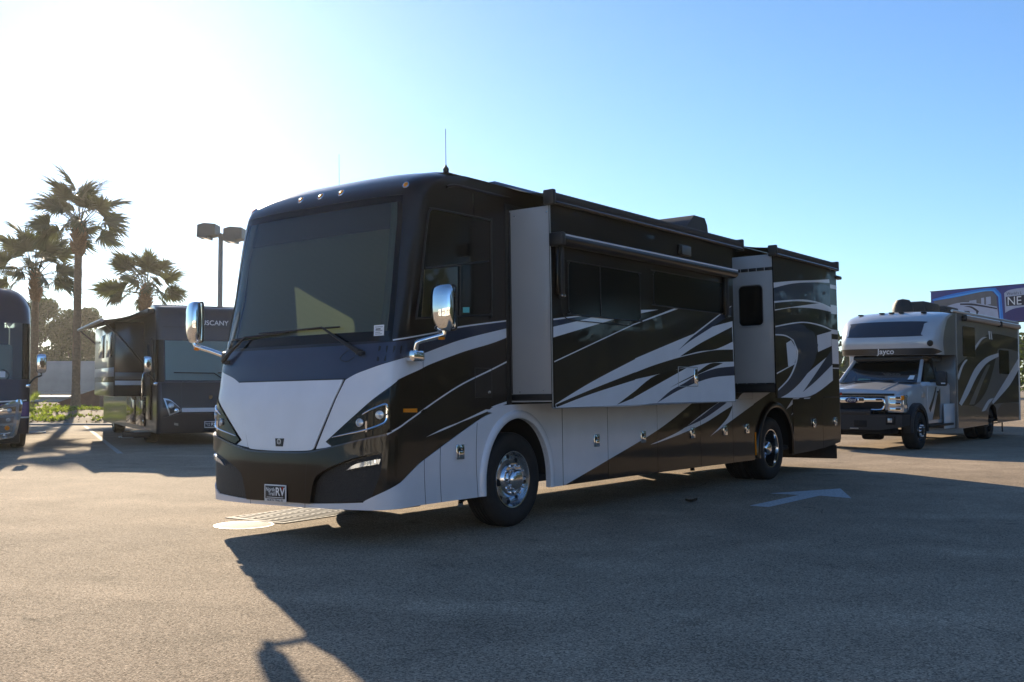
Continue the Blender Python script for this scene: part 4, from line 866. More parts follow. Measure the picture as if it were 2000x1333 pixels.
def coach(root,sh,zt,zb,UEc,paintm,glz,gle,dirn,back_mat=None,winmat=None,crown=.12,cp=2):
    """closed coach shell on sh; glz=(z0,z1) windscreen, gle=half width in skin metres"""
    f=sh.f; zsl=[zb,zb+.05,zb+.15,.75,.95,1.15,1.35,1.5]; zsl=sorted(set(zsl+[glz[0]])); top=[glz[1],glz[1]+.1,zt-.35,zt-.2,zt-.1,zt-.05,zt-.015,zt]
    fl=sh.d>0
    gridsurf('front_cap',f,0,0,0,0,0,0,paintm,root,fl,ss=sh.full(),ts=zsl)
    gridsurf('header_cap',f,0,0,0,0,0,0,paintm,root,fl,ss=sh.full(),ts=sorted(set(top)))
    for sg in(1,-1):
        zz=[glz[0]+(glz[1]-glz[0])*i/10 for i in range(11)];vs=[];fs=[]
        for z in zz: vs+=[f(sg*(gle+(sh.A2-gle)*t),z) for t in(0,.06,.14,.22,.3,.4,.6,1)]
        for j in range(10):
            for i in range(7):
                q=(j*8+i,j*8+i+1,(j+1)*8+i+1,(j+1)*8+i); fs.append(q if (sg>0)!=fl else q[::-1])
        mk('windscreen_pillar',vs,fs,winmat or GLASSD,root,auto=40)
    def wf(off):
        def g(s,z):
            h=1e-3;a=s*gle;n=(f(a+h,z)-f(a-h,z)).cross(f(a,z+h)-f(a,z-h)).normalized()*(-1 if fl else 1); return f(a,z)+n*off
        return g
    zz=[glz[0]+(glz[1]-glz[0])*i/8 for i in range(9)]
    w=gridsurf('windscreen',wf(-.005),0,0,0,0,0,0,WSGLASS,root,fl,ss=[-1+i/8 for i in range(17)],ts=zz)
    y0,y1=sh.yc-sh.HW,sh.yc+sh.HW
    n=12; ez=[(sh.c(zb+(zt-crown-zb)*i/n)+sh.e,zb+(zt-crown-zb)*i/n) for i in range(n+1)]
    P=list(reversed(ez))+[(UEc,zb),(UEc,zt-crown)]
    for yy in(y0,y1): sheet('side_wall',P,(lambda u,z,yy=yy:Vector((u,yy,z)),1 if yy==y0 else -1),paintm,root,-.001,.001,False)
    gridsurf('roof',lambda u,wd_:Vector((u,sh.yc+sh.HW*wd_,zt-.004-crown*abs(wd_)**cp)),sh.c(zt)-.06,UEc,-1,1,6,28,paintm,root)
    box('rear_wall',(UEc-.04,y0+.005,zb),(UEc,y1-.005,zt-crown-.01),back_mat or paintm,root,.02); box('rear_gable',(UEc-.039,y0+.14,zt-crown-.05),(UEc-.002,y1-.14,zt-.03 if cp>2 else zt-crown*.9),back_mat or paintm,root,.01)
    box('floor_pan',(sh.c(.5)+.35,y0+.08,zb+.03),(UEc-.05,y1-.08,zb+.12),MATTE,root,.02)
    return wf,w
TU_TH=-28
TU=empty('motorhome',(-8.955,26.5,0),rad(90-TU_TH),label='dark grey motorhome with open awning, parked behind the nearest one',cat='motorhome')
# local: x rearwards, y towards the entry side (image left), nose at x~0
TS=Shell([.28,.45,.85,1.1,1.5,1.7,2.2,2.75,3.05,3.3,3.5,3.58],[-.10,-.16,-.20,-.17,-.10,-.05,.02,.10,.12,.16,.26,.55],1.3,-1.3,1,b=1.14,bow=.05,e=.62)
wf,tw=coach(TU,TS,3.60,.30,10.6,TUSP,(1.60,2.68),1.13,1)
TSS=TS.S()
SHB=pbr('sky_reflection_blue',(.42,.58,.68),.6); gridsurf('roller_shade',wf(-.06),0,0,0,0,0,0,SHB,TU,True,ss=[-.97+i*.097 for i in range(21)],ts=[1.66,2.0,2.4,2.67])  # blind behind the glass; its blue paints the sky reflected in the windscreen
def nrm_at(S,a,z):
    f,sg=S; h=1e-3; return (f(a+h,z)-f(a-h,z)).cross(f(a,z+h)-f(a,z-h)).normalized()*sg
sheet('brow_panel',[(-1.15,3.0),(1.15,3.0),(1.15,3.02),(-1.15,3.02)],TSS,MATTE,TU,.001,.001,False,step=.12)
o=TS.f(-.09,3.13); lettering('lettering','TUSCANY',o+Vector((-.012,0,0)),(0,-1,0),(.12,0,1),.178,TEXTW,TU,.004,.008)
# lower nose: dark band, silver bumper strip
sheet('nose_panel',[(-1.18,.95),(1.18,.95),(1.2,1.58),(-1.2,1.58)],TSS,BLACK,TU,.002,.004,False,step=.1)
sheet('bumper_strip',[(-.72,.84),(.72,.84),(.72,.94),(-.72,.94)],TSS,SILVER,TU,.004,.02,False,step=.1)
sheet('lower_bumper',[(-1.2,.36),(1.2,.36),(1.16,.70),(.75,.80),(-.75,.80),(-1.16,.70)],TSS,TUSP,TU,.004,.03,False,step=.1)
for q in(.72,-.72): sheet('panel_seam',[(q-.005,.5),(q+.005,.5),(q+.005,1.6),(q-.005,1.6)],TSS,MATTE,TU,.008,.001,False,step=.1)
for sg in(1,-1):
    P=[(sg*1.16,1.19),(sg*.98,1.14),(sg*.72,.90),(sg*.74,.86),(sg*1.02,.75)]
    hl=sheet('headlight',P if sg<0 else P,TSS,LENS,TU,.006,.014,True,step=.08)
    sheet('lamp_housing',[(sg*(.72+(abs(a)-.72)*.82+.03),.97+(z-.97)*.78) for a,z in P],TSS,TRIM,hl,.021,.002,True,step=.08)
    for a,z,r in((.98,1.0,.075),(.85,.88,.06)):
        c=TS.f(sg*a,z);n=nrm_at(TSS,sg*a,z);q=n.to_track_quat('Z','Y'); vs,fs=lathe_v([(r,0),(r,.02),(r*.8,.03),(r*.7,.012),(.001,.02)],16,'Z'); mk('lamp',[c+n*.022+q@Vector(v) for v in vs],fs,CHROME if z<.9 else LENS,hl,auto=40)
c=TS.f(0,1.2); mk('badge',[c+Vector((-.012,y,z)) for y,z in((-.05,.06),(.05,.06),(.03,-.07),(0,-.09),(-.03,-.07))],[(0,1,2,3,4)],CHROME,TU)
c=TS.f(0,.52); pl=box('licence_plate',(c.x-.05,c.y-.16,.43),(c.x-.042,c.y+.16,.60),WHITE,TU,.003); box('plate_face',(c.x-.053,c.y-.145,.455),(c.x-.049,c.y+.145,.585),TRIM,pl,.001)
lettering('plate_lettering','North',(c.x-.054,c.y+.075,.545),(0,-1,0),(0,0,1),.05,TEXTW,pl,.002,.01); lettering('plate_lettering','Trail',(c.x-.054,c.y+.065,.50),(0,-1,0),(0,0,1),.05,TEXTW,pl,.002,.01); lettering('plate_lettering','RV',(c.x-.054,c.y-.07,.52),(0,-1,0),(0,0,1),.11,TEXTW,pl,.002,.02)
mirror_simple(TU,(.12,.02,1.55),(-.02,.24,2.05),.10,.2,.1); mirror_simple(TU,(.12,-2.62,1.55),(-.02,-2.84,2.05),.10,.2,-.1)
w=tube('wiper',[TS.f(-.5,1.55)+Vector((-.05,0,0)),TS.f(-.1,1.83)+Vector((-.04,0,0)),TS.f(.9,1.84)+Vector((-.03,0,0))],.014,TRIM,TU,6); tube('wiper',[TS.f(-1.0,1.6)+Vector((-.05,0,0)),TS.f(-1.1,1.84)+Vector((-.04,0,0)),TS.f(-.2,1.84)+Vector((-.03,0,0))],.014,TRIM,TU,6)
sheet('fog_lamp',[(.80,.50),(.90,.52),(.90,.58),(.80,.56)],TSS,LENS,TU,.034,.01,False)
# entry side: open slide-out, door, step, awning
sl=box('slide_out',(2.15,-.3,1.22),(6.5,.75,3.22),BLACK,TU,.02)
box('end_wall',(2.13,.03,1.25),(2.149,.73,3.2),pbr('smoked_panel',(.028,.022,.02),.18,0,.6),sl,.004); box('end_stripe',(2.122,.04,1.52),(2.131,.73,1.64),SILVER,sl,.002); box('end_stripe',(2.122,.04,1.68),(2.131,.73,1.86),GREYP,sl,.002)
for z0,z1,m in((1.25,1.6,GREYP),(1.75,2.0,SILVER)): box('slide_stripe',(2.2,.752,z0),(6.45,.757,z1),m,sl,.002)
for u in(2.6,4.3): box('window',(u,.748,2.3),(u+1.3,.758,2.95),GLASSD,sl,.004)
box('awning_case',(.5,.01,3.36),(8.8,.17,3.50),TRIM,TU,.03)
cv=gridsurf('awning_canopy',lambda u,t:Vector((u,.15+1.05*t,3.47-.27*t-.05*math.sin(math.pi*t))),1.2,6.6,0,1,8,6,pbr('awning_canvas',(.10,.095,.09),.9,noise=.2,nscale=3),TU); tube('awning_roller',[(1.1,1.2,3.19),(6.7,1.2,3.19)],.05,STEEL,cv,10)
tube('awning_arm',[(1.4,.05,2.0),(1.3,.7,2.75),(1.2,1.18,3.18)],.025,TRIM,cv,8); tube('awning_arm',[(6.6,.05,2.0),(6.6,.7,2.75),(6.65,1.18,3.18)],.025,TRIM,cv,8)
dr=box('entry_door',(.75,.005,.62),(1.45,.035,2.75),BLACK,TU,.02); box('window',(.85,.034,1.75),(1.35,.042,2.6),GLASSD,dr,.01); tube('grab_handle',bez([(1.55,.04,1.1),(1.55,.12,1.2),(1.55,.12,1.75),(1.55,.04,1.85)],4),.015,CHROME,TU,8)
st=box('entry_step',(.85,.0,.30),(1.4,.42,.335),STEEL,TU,.01); box('step_tread',(.85,.42,.16),(1.4,.72,.195),STEEL,st,.01); box('step_side',(.85,.0,.17),(.88,.7,.32),TRIM,st,.01)
lo=box('bay_door',(1.65,.002,.42),(3.2,.03,1.2),GLASSD,TU,.01); box('bay_door',(3.25,.002,.42),(5.0,.03,1.2),GLASSD,TU,.01)
for u in(1.9,8.2): wheel(TU,(u,-.05,.5),1,R=.5,rim='front' if u<3 else 'rear'); wheel(TU,(u,-2.55,.5),-1,R=.5,rim='front' if u<3 else 'rear')
lathe('antenna',[(.01,0),(.003,.03),(.002,.45),(.001,.46)],6,TRIM,TU,'Z',loc=(1.6,-.9,3.56))
# ================================================================= coach at the left edge
LB=empty('motorhome',(-11.32,24.7,0),rad(90-TU_TH),label='dark blue coach cut off by the frame, with tall stacked chrome headlights',cat='motorhome')
LS=Shell([.35,.5,.9,1.3,1.7,2.2,2.8,3.2,3.5,3.7,3.82,3.88],[-.02,-.10,-.16,-.12,-.05,.02,.10,.18,.30,.45,.65,.95],1.3,1.3,-1,b=1.05,bow=.06,e=.62,crown=(3.0,.42,.86,6))
wf,lw=coach(LB,LS,3.86,.38,11.5,NAVY,(1.66,2.98),1.12,-1,crown=.42,cp=6)
LSS=LS.S()
box('seat',(.75,.35,1.3),(1.35,.95,2.5),pbr('seat_vinyl',(.35,.36,.36),.7),LB,.1); box('seat_base',(.8,.35,.6),(1.3,.95,1.3),MATTE,LB,.05)
vs,fs=lathe_v([(.20,-.015),(.225,-.015),(.225,.015),(.20,.015),(.20,-.015)],24,'Z'); q=Vector((-.7,0,.7)).to_track_quat('Z','Y'); mk('steering_wheel',[Vector((.62,.65,1.75))+q@Vector(v) for v in vs],fs,TRIM,LB,auto=40)
gridsurf('dashboard',lambda s,t:Vector((.12+.5*t,1.3+s*1.1,1.62)),-1,1,0,1,4,1,MATTE,LB)
sheet('sticker',[(.62,1.70),(.76,1.70),(.76,1.84),(.62,1.84)],LSS,PAPER,lw,.002,.001,False)
sheet('nose_band',[(-1.25,1.03),(1.25,1.15),(1.25,1.18),(-1.25,1.06)],LSS,SILVER,LB,.002,.002,False,step=.1)
sheet('violet_panel',[(.2,.8),(1.35,.8),(1.35,1.14),(.2,1.02)],LSS,pbr('violet_paint',(.05,.03,.22),.3,0,1),LB,.002,.001,False,step=.08)
sheet('nose_band',[(.9,.75),(1.5,.75),(1.5,.785),(.9,.785)],LSS,SILVER,LB,.003,.002,False,step=.1)
for sg in(1,):
    P=[(sg*.50,.98),(sg*1.14,1.20),(sg*1.15,1.05),(sg*1.02,.36),(sg*.94,.30),(sg*.42,.20)]
    P=[(.48,.95),(.75,1.08),(1.05,1.19),(1.13,1.17),(1.11,.9),(1.02,.38),(.95,.30),(.42,.22)]
    hl=sheet('headlight',P,LSS,CHROME,LB,.004,.03,True,step=.08,corner=30)
    sheet('lamp_cover',[(.5+(a-.5)*.86+.02,.70+(z-.70)*.86) for a,z in P],LSS,LENS,hl,.035,.003,True,step=.08,corner=30)
    for a,z,w_,h_ in((.80,.93,.19,.09),(.78,.73,.17,.07),(.76,.54,.18,.08),(.72,.37,.16,.06)):
        sheet('lamp',[(a-w_,z-h_-.02),(a+w_*.9,z-h_),(a+w_,z+h_),(a-w_*.9,z+h_-.03)],LSS,CHROME if z>.9 or z<.6 else GREYP,hl,.040,.012,False,step=.06)
        c=LS.f(a+.05,z);n=nrm_at(LSS,a+.05,z);q=n.to_track_quat('Z','Y'); vs,fs=lathe_v([(.055,0),(.055,.02),(.045,.03),(.03,.01),(.001,.015)],14,'Z'); mk('lamp_bulb',[c+n*.05+q@Vector(v) for v in vs],fs,LENS if z!=.54 else AMBER,hl,auto=40)
mirror_simple(LB,(.10,.05,1.50),(-.02,-.22,2.03),.115,.225,.2)
wp=tube('wiper',[LS.f(.55,1.45)+Vector((-.05,0,0)),LS.f(.2,1.72)+Vector((-.04,0,0)),LS.f(-.5,1.9)+Vector((-.03,0,0))],.016,TRIM,LB,6)
for u in(1.5,8.0): wheel(LB,(u,.05,.5),-1,R=.5,rim='front' if u<3 else 'rear'); wheel(LB,(u,2.55,.5),1,R=.5,rim='front' if u<3 else 'rear')
box('air_dam',(.05,.2,.16),(.30,2.4,.40),TRIM,LB,.04); lathe('antenna',[(.008,0),(.003,.03),(.001,.25)],6,TRIM,LB,'Z',loc=(1.3,1.0,3.82))
# ================================================================= camper on a truck chassis (right)
PHASE=1
CA=empty('camper_truck',(9.673,24.872,0),rad(90-38.6),label='pewter grey camper built on a pickup truck chassis, parked behind the large motorhome',cat='camper truck')
CW=2.5
CSH=Shell([2.28,2.36,2.46,2.6,2.75,3.0,3.15,3.28,3.38,3.43,3.46],[1.17,1.14,1.10,1.08,1.12,1.26,1.40,1.62,1.95,2.3,2.8],1.25,1.25,-1,b=.95,bow=.12,e=.75,crown=(3.0,.06,.46))
CS=CSH.S(); cf=CSH.f
cap=gridsurf('cabover_cap',cf,0,0,0,0,0,0,CAMPS,CA,ss=CSH.full(),ts=[2.28,2.32,2.38,2.46,2.55,2.65,2.75,2.85,2.95,3.05,3.15,3.22,3.28,3.33,3.38,3.41,3.43,3.45,3.46])
sk_=[(-.85,2.74),(.80,2.74),(.90,2.80),(.93,3.05),(.85,3.12),(-.85,3.12),(-.95,3.05),(-.95,2.80)]
sheet('cap_window',sk_,CS,pbr('mesh_covered_glass',(.03,.035,.05),.35,0,.3,bump=.2,bscale=200),CA,.002,.004,True,step=.09,corner=60)
sheet('dark_band',[(-1.6,2.285),(1.2,2.285),(1.55,2.36),(1.2,2.44),(-1.6,2.44)],CS,pbr('matt_bronze',(.03,.026,.022),.35,0,.4),CA,.002,.003,False,step=.09)
p=cf(.05,2.365); lettering('lettering','Jayco',p+Vector((-.02,0,0)),(0,-1,0),(-.35,0,1),.20,TEXTW,CA,.012,.018,shear=.15)
c=cf(1.13,2.56);n=nrm_at(CS,1.13,2.56);q=n.to_track_quat('Z','Y'); vs,fs=lathe_v([(.075,0),(.075,.02),(.05,.03),(.045,.01),(.001,.012)],18,'Z'); mk('camera_pod',[c+q@Vector((v[0],v[1]*1.0,v[2])) for v in vs],fs,TRIM,CA,auto=40)
gridsurf('cabover_floor',lambda u,w:Vector((u,1.25+1.2*w,2.285)),1.45,3.1,-1,1,3,3,CAMPT,CA)
for i,a in enumerate((-.9,-.3,-.05,.2,.75)): 
    c=cf(a,3.37); box('marker_lamp',(c.x-.06,c.y-.06,c.z),(c.x+.06,c.y+.06,c.z+.035),TRIM,CA,.012)
# box
def ez2(z): return CSH.c(z)+CSH.e
sidep=[(ez2(3.40),3.40),(ez2(3.2),3.2),(ez2(3.0),3.0),(ez2(2.7),2.7),(ez2(2.5),2.5),(ez2(2.285),2.285),(2.93,2.285),(2.93,.38),(5.85,.42),(5.85,.55),(5.98,.86),(6.2,.97),(6.5,.97),(6.72,.86),(6.85,.55),(6.85,.44),(9.45,.45),(9.45,3.40)]
CSIDE=(lambda u,z:Vector((u,0,z)),1)
sheet('side_wall',sidep,CSIDE,CAMPG,CA,-.001,.001,False); sheet('side_wall',sidep,(lambda u,z:Vector((u,CW,z)),-1),CAMPG,CA,-.001,.001,False)
gridsurf('roof',lambda u,w:Vector((u,1.25+1.25*w,3.455-.06*w*w)),2.6,9.45,-1,1,6,8,WHITE,CA); box('rear_wall',(9.41,.01,.45),(9.46,CW-.01,3.42),CAMPG,CA,.02); box('front_wall',(2.94,.02,.40),(2.97,CW-.02,2.3),CAMPG,CA,.01); box('floor_pan',(2.95,.05,.48),(9.4,CW-.05,.56),MATTE,CA,.01)
tube('roof_rail',[(2.6,-.004,3.43),(9.45,-.004,3.43)],.035,CAMPS,CA,8); tube('corner_trim',[(2.945,-.006,.40),(2.945,-.006,3.38)],.018,STEEL,CA,6); tube('corner_trim',[(9.46,.0,.45),(9.46,.0,3.42)],.03,CAMPS,CA,8)
def csheet(P,m,off,nm='paint_sweep'): return sheet(nm,P,CSIDE,m,CA,off,.0006,True)
csheet([(2.96,.40),(5.85,.43),(5.85,.78),(4.6,.95),(2.96,1.0)],CAMPT,.001); csheet([(6.85,.46),(9.43,.47),(9.43,.95),(7.6,1.0),(6.85,.78)],CAMPT,.001)
csheet([(2.96,1.0),(4.4,.95),(5.8,1.4),(6.9,2.4),(7.2,2.9),(5.5,2.75),(4.6,2.45),(3.6,2.2),(2.96,2.0)],CAMPD,.0008)
csheet([(4.7,2.35),(5.6,2.85),(6.8,3.0),(9.43,2.95),(9.43,2.55),(7.4,2.6),(6.0,2.35),(5.0,1.9)],CAMPD,.0012)
csheet([(6.0,.95),(7.2,1.2),(9.43,2.3),(9.43,1.0),(7.2,1.0)],CAMPD,.001)
csheet([(4.65,2.45),(5.3,2.75),(5.95,2.88),(5.3,2.82),(4.65,2.57)],SILVER,.003)
csheet([(3.1,1.05),(3.9,1.55),(4.7,2.0),(5.8,2.3),(7.1,2.45),(7.1,2.35),(5.8,2.13),(4.8,1.75),(4.0,1.3),(3.3,.98)],SILVER,.003)
csheet([(2.98,1.75),(3.3,2.0),(3.7,2.18),(3.95,2.2),(3.5,2.0),(3.1,1.65)],SILVER,.003)
csheet([(6.3,1.05),(7.4,1.5),(8.6,2.0),(9.43,2.35),(9.43,2.0),(8.4,1.55),(7.2,1.2),(6.4,.98)],SILVER,.003)
csheet([(4.0,1.0),(4.9,1.55),(5.8,2.05),(6.2,2.1),(5.3,1.55),(4.5,1.0)],CAMPG,.0025)
csheet([(5.2,.8),(5.9,1.1),(6.5,1.15),(6.0,1.0),(5.6,.82)],SILVER,.003)
w=sheet('window',rr(3.52,4.66,2.28,3.08,.07),CSIDE,GLASSD,CA,.003,.008,False); w=sheet('window',rr(7.15,8.25,1.85,2.55,.07),CSIDE,GLASSD,CA,.003,.008,False)
sheet('logo_mark',[(6.05,3.05),(6.2,3.05),(6.25,2.82),(6.12,2.82)],CSIDE,TEXTW,CA,.003,.001,False); sheet('logo_mark',[(6.27,3.05),(6.36,3.05),(6.46,2.82),(6.36,2.82)],CSIDE,TEXTW,CA,.003,.001,False)
for u0,u1 in((3.5,6.95),(7.1,9.35)):
    aw=extr('awning_roll',ring(-.06,3.29,.058,.06),u0,u1,pbr('awning_vinyl_tan',(.42,.34,.28),.6),CA); box('awning_end',(u0-.06,-.125,3.20),(u0+.06,.0,3.37),TRIM,aw,.03); extr('awning_rail',ring(-.06,3.355,.05,.025,8),u0,u1,CAMPS,aw)
box('mud_flap',(6.72,.12,.22),(6.75,.75,.60),RUB,CA,.005); tube('jack_bar',[(7.6,.5,.38),(9.2,.5,.38)],.02,TRIM,CA,6); tube('jack_leg',[(8.6,.3,.42),(8.6,.3,.12)],.02,TRIM,CA,6)
for u,y0 in((3.6,.95),(5.6,1.0)):
    rc_=box('air_conditioner',(u,y0,3.43),(u+1.3,y0+.75,3.80),PLAST,CA,.09)
dm=lathe('antenna_dome',[(.27,0),(.27,.10),(.25,.22),(.17,.34),(.001,.38)],20,PLAST,CA,'Z',loc=(2.95,1.35,3.45))
# truck cab
def tb(name,secs,mat,smooth=35,par=CA):
    """loft through closed sections (lists of points)"""
    n=len(secs[0]);vs=[p for s in secs for p in s];fs=[]
    for k in range(len(secs)-1):
        for i in range(n): fs.append((k*n+i,k*n+(i+1)%n,(k+1)*n+(i+1)%n,(k+1)*n+i))
    fs.append(tuple(range(n-1,-1,-1))); fs.append(tuple((len(secs)-1)*n+i for i in range(n)))
    bm=bmesh.new(); V_=[bm.verts.new(v) for v in vs]
    for f_ in fs: bm.faces.new([V_[i] for i in f_])
    return bmo(name,bm,mat,par,smooth)
def hsec(u,y0,y1,zb,zs,zt,r=.12): # hood section
    return [(u,y0,zb),(u,y0,zs),(u,y0+r*.3,zs+(zt-zs)*.6),(u,y0+r,zt-.02),(u,(y0+y1)/2,zt+.03),(u,y1-r,zt-.02),(u,y1-r*.3,zs+(zt-zs)*.6),(u,y1,zs),(u,y1,zb)]
hood=tb('hood',[hsec(-1.0,.22,2.28,.95,1.26,1.33),hsec(-.92,.18,2.32,.9,1.30,1.41),hsec(-.4,.16,2.34,.9,1.36,1.47),hsec(.3,.15,2.35,.9,1.42,1.54),hsec(.75,.16,2.34,.9,1.45,1.58)],CAMPS)
for y in(.62,1.88): tube('hood_crease',bez([(-.9,y,1.435),(-.3,y+(.04 if y<1 else -.04),1.50),(.6,y+(.1 if y<1 else -.1),1.585)],4),.012,CAMPS,hood,6)
cab=tb('cab',[[(.70,.17,.62),(.70,.17,1.50),(.74,.24,1.58),(.74,2.26,1.58),(.70,2.33,1.50),(.70,2.33,.62)],[(.78,.15,.58),(.78,.15,1.50),(.82,.22,1.60),(.82,2.28,1.60),(.78,2.35,1.50),(.78,2.35,.58)],[(2.0,.15,.58),(2.0,.15,1.52),(2.0,.22,1.60),(2.0,2.28,1.60),(2.0,2.35,1.52),(2.0,2.35,.58)],[(2.9,.17,.58),(2.9,.17,1.52),(2.9,.24,1.60),(2.9,2.26,1.60),(2.9,2.33,1.52),(2.9,2.33,.58)]],CAMPS)
# greenhouse: pillars, roof, glass
A0=Vector((.70,.26,1.575));A1=Vector((1.42,.40,2.14)); mirY=lambda v:Vector((v.x,CW-v.y,v.z))
gh=box('cab_roof',(1.38,.36,2.12),(2.95,CW-.36,2.28),CAMPD,CA,.05)
for m_ in(lambda v:v,mirY):
    tube('windscreen_pillar',[m_(A0),m_(A1)],.045,CAMPS,CA,8); tube('door_pillar',[m_(Vector((2.02,.2,1.55))),m_(Vector((2.05,.36,2.14)))],.05,CAMPD,CA,8)
    sg=1 if m_(A0).y<1 else -1
    q=[m_(Vector((.95,.22,1.56))),m_(Vector((1.98,.2,1.56))),m_(Vector((2.0,.34,2.10))),m_(Vector((1.50,.36,2.10)))]; mk('door_window',q,[(0,1,2,3)],GLASSD,CA)
mk('windscreen',[A0+Vector((.02,0,0)),mirY(A0)+Vector((.02,0,0)),mirY(A1),A1],[(0,1,2,3)],TRUCKGL,CA)
mk('cab_interior',[(1.9,.3,1.3),(1.9,CW-.3,1.3),(1.9,CW-.3,2.2),(1.9,.3,2.2)],[(0,1,2,3)],MATTE,CA); box('dashboard',(.78,.35,1.5),(1.15,CW-.35,1.61),MATTE,CA,.03)
sheet('windscreen_sticker',[(.42,1.66),(.56,1.66),(.54,1.76),(.42,1.76)],(lambda y,z:Vector((.70+(z-1.575)*1.274-.012,y,z)),-1),PAPER,CA,.0,.001,False); box('dash_cloth',(.9,1.55,1.6),(1.05,1.85,1.68),TEAL,CA,.03)
tube('wiper',[(.66,1.9,1.6),(.74,1.6,1.63),(.78,.9,1.64)],.012,TRIM,CA,6); box('cowl',(.52,.3,1.575),(.74,CW-.3,1.59),TRIM,CA,.005)
# doors, fender, flares
dr=box('door',(.98,.135,.66),(1.98,.152,1.50),CAMPS,CA,.006); box('door_handle',(1.72,.11,1.33),(1.92,.137,1.375),CAMPD,dr,.01)
sheet('door_stripe',[(1.05,.95),(1.35,1.2),(1.6,1.48),(1.68,1.48),(1.45,1.15),(1.15,.85)],(lambda u,z:Vector((u,.135,z)),1),CAMPD,dr,.001,.001)
sheet('door_dark',[(1.3,.67),(1.97,.67),(1.97,1.45),(1.75,1.3),(1.5,.95)],(lambda u,z:Vector((u,.135,z)),1),CAMPD,dr,.0015,.001)
box('fender_badge',(.55,.135,1.22),(.80,.150,1.36),TEXTS,CA,.01); box('step_bar',(.75,.03,.50),(2.75,.22,.56),TRIM,CA,.02); box('rear_quarter',(2.1,.06,.42),(2.93,.10,1.05),SILVER,CA,.01)
box('rocker',(.55,.17,.55),(2.9,.5,.75),TRIM,CA,.02)
for yy,sg in((.02,-1),(CW-.02,1)):
    vs=[];fs=[];N=18
    for i in range(N+1):
        t=math.pi*(-.05+1.1*i/N)
        for r_,dy in((.47,.0),(.55,-.02),(.60,.02),(.60,.20)):
            vs.append((0+r_*1.05*math.cos(t),yy-sg*-0 + (dy if sg<0 else -dy)+( .0),.50+r_*math.sin(t)))
    for i in range(N):
        for j in range(3): a=i*4+j; q=(a,a+1,a+5,a+4); fs.append(q if sg>0 else q[::-1])
    mk('fender_flare',vs,fs,PLAST,CA,auto=50)
box('engine_bay',(-.9,.5,.6),(.7,CW-.5,1.3),MATTE,CA,.03)
# grille, lamps, bumper
gx=-1.0
gr_=box('grille',(gx-.03,.5,.92),(gx+.05,CW-.5,1.26),MATTE,CA,.02); box('grille_surround',(gx-.035,.28,1.275),(gx+.06,CW-.28,1.325),TRIM,gr_,.01)
for z0,z1,y0,y1 in((1.13,1.22,.52,.98),(1.13,1.22,CW-.98,CW-.52)): box('grille_bar',(gx-.08,y0,z0),(gx-.02,y1,z1),CHROME,gr_,.02)
box('grille_bar',(gx-.085,.95,1.10),(gx-.02,CW-.95,1.24),CHROME,gr_,.03)
for y in(.50,CW-.50):
    s_=1 if y<1 else -1; tube('chrome_bracket',bez([(gx-.05,y+s_*.45,1.19),(gx-.05,y+s_*.08,1.20),(gx-.05,y,1.16),(gx-.05,y-s_*.0,1.02),(gx-.05,y+s_*.08,.95),(gx-.05,y+s_*.30,.945)],4),.028,CHROME,gr_,8)
bdg=lathe('oval_badge',[(.001,-.0),(.9,-.0),(1,.012),(1.0,.03)],28,CHROME,gr_); bdg.scale=(1,1,1)
for v in bdg.data.vertices: x,y,z=v.co; v.co=(gx-.115+y*1.2,1.25+x*.17,1.17+z*.07)
bo=lathe('oval_face',[(.001,0),(.86,0),(.9,.004)],28,pbr('badge_blue',(.01,.02,.09),.2,0,.8),bdg)
for v in bo.data.vertices: x,y,z=v.co; v.co=(gx-.118+y,1.25+x*.17,1.17+z*.07)
lettering('badge_script','Ford',(gx-.121,1.25,1.17),(0,-1,0),(0,0,1),.105,TEXTS,bdg,.001,0,shear=.3)
for y0,y1 in((.06,.44),(CW-.44,CW-.06)):
    hl=box('headlight',(gx-.02,y0,.88),(gx+.28,y1,1.30),LENS,CA,.03)
    for z in(.96,1.09,1.22): box('lamp_cell',(gx-.03,y0+.06,z-.045),(gx+.01,y1-.05,z+.045),CHROME,hl,.015)
    o_=y0 if y0<1 else y1-.07; box('amber_lamp',(gx-.028,o_+.0,1.17),(gx+.1,o_+.07,1.28),AMBER,hl,.01)
bb=tb('bumper',[[(-1.22,.55,.48),(-1.22,.55,.84),(-1.22,CW-.55,.84),(-1.22,CW-.55,.48)],[(-1.10,.1,.55),(-1.08,.08,.84),(-1.08,CW-.08,.84),(-1.10,CW-.1,.55)],[(-.80,.0,.60),(-.78,.0,.84),(-.78,CW,.84),(-.80,CW,.60)]],PLAST)
box('bumper_guard',(-1.24,.75,.83),(-1.15,CW-.75,.95),PLAST,bb,.03)
for y in(.33,CW-.33): box('fog_lamp',(-1.2,y-.05,.66),(-1.13,y+.05,.76),LENS,bb,.01); box('fog_pocket',(-1.185,y-.1,.61),(-1.10,y+.1,.80),MATTE,bb,.01)
box('winch_pocket',(-1.23,.85,.55),(-1.2,1.15,.70),MATTE,bb,.005); box('skid_plate',(-1.1,.35,.38),(-.5,CW-.35,.52),MATTE,CA,.04); box('tow_tab',(-1.235,1.05,.50),(-1.215,1.25,.525),STEEL,bb,.003)
box('axle',(-.1,.2,.30),(.1,CW-.2,.46),MATTE,CA,.04); box('axle_drop',(-.15,.9,.2),(.15,1.4,.5),MATTE,CA,.08); box('axle',(6.25,.3,.36),(6.45,CW-.3,.5),MATTE,CA,.05)
DRIM=pbr('black_wheel',(.015,.015,.016),.3,.4,.5)
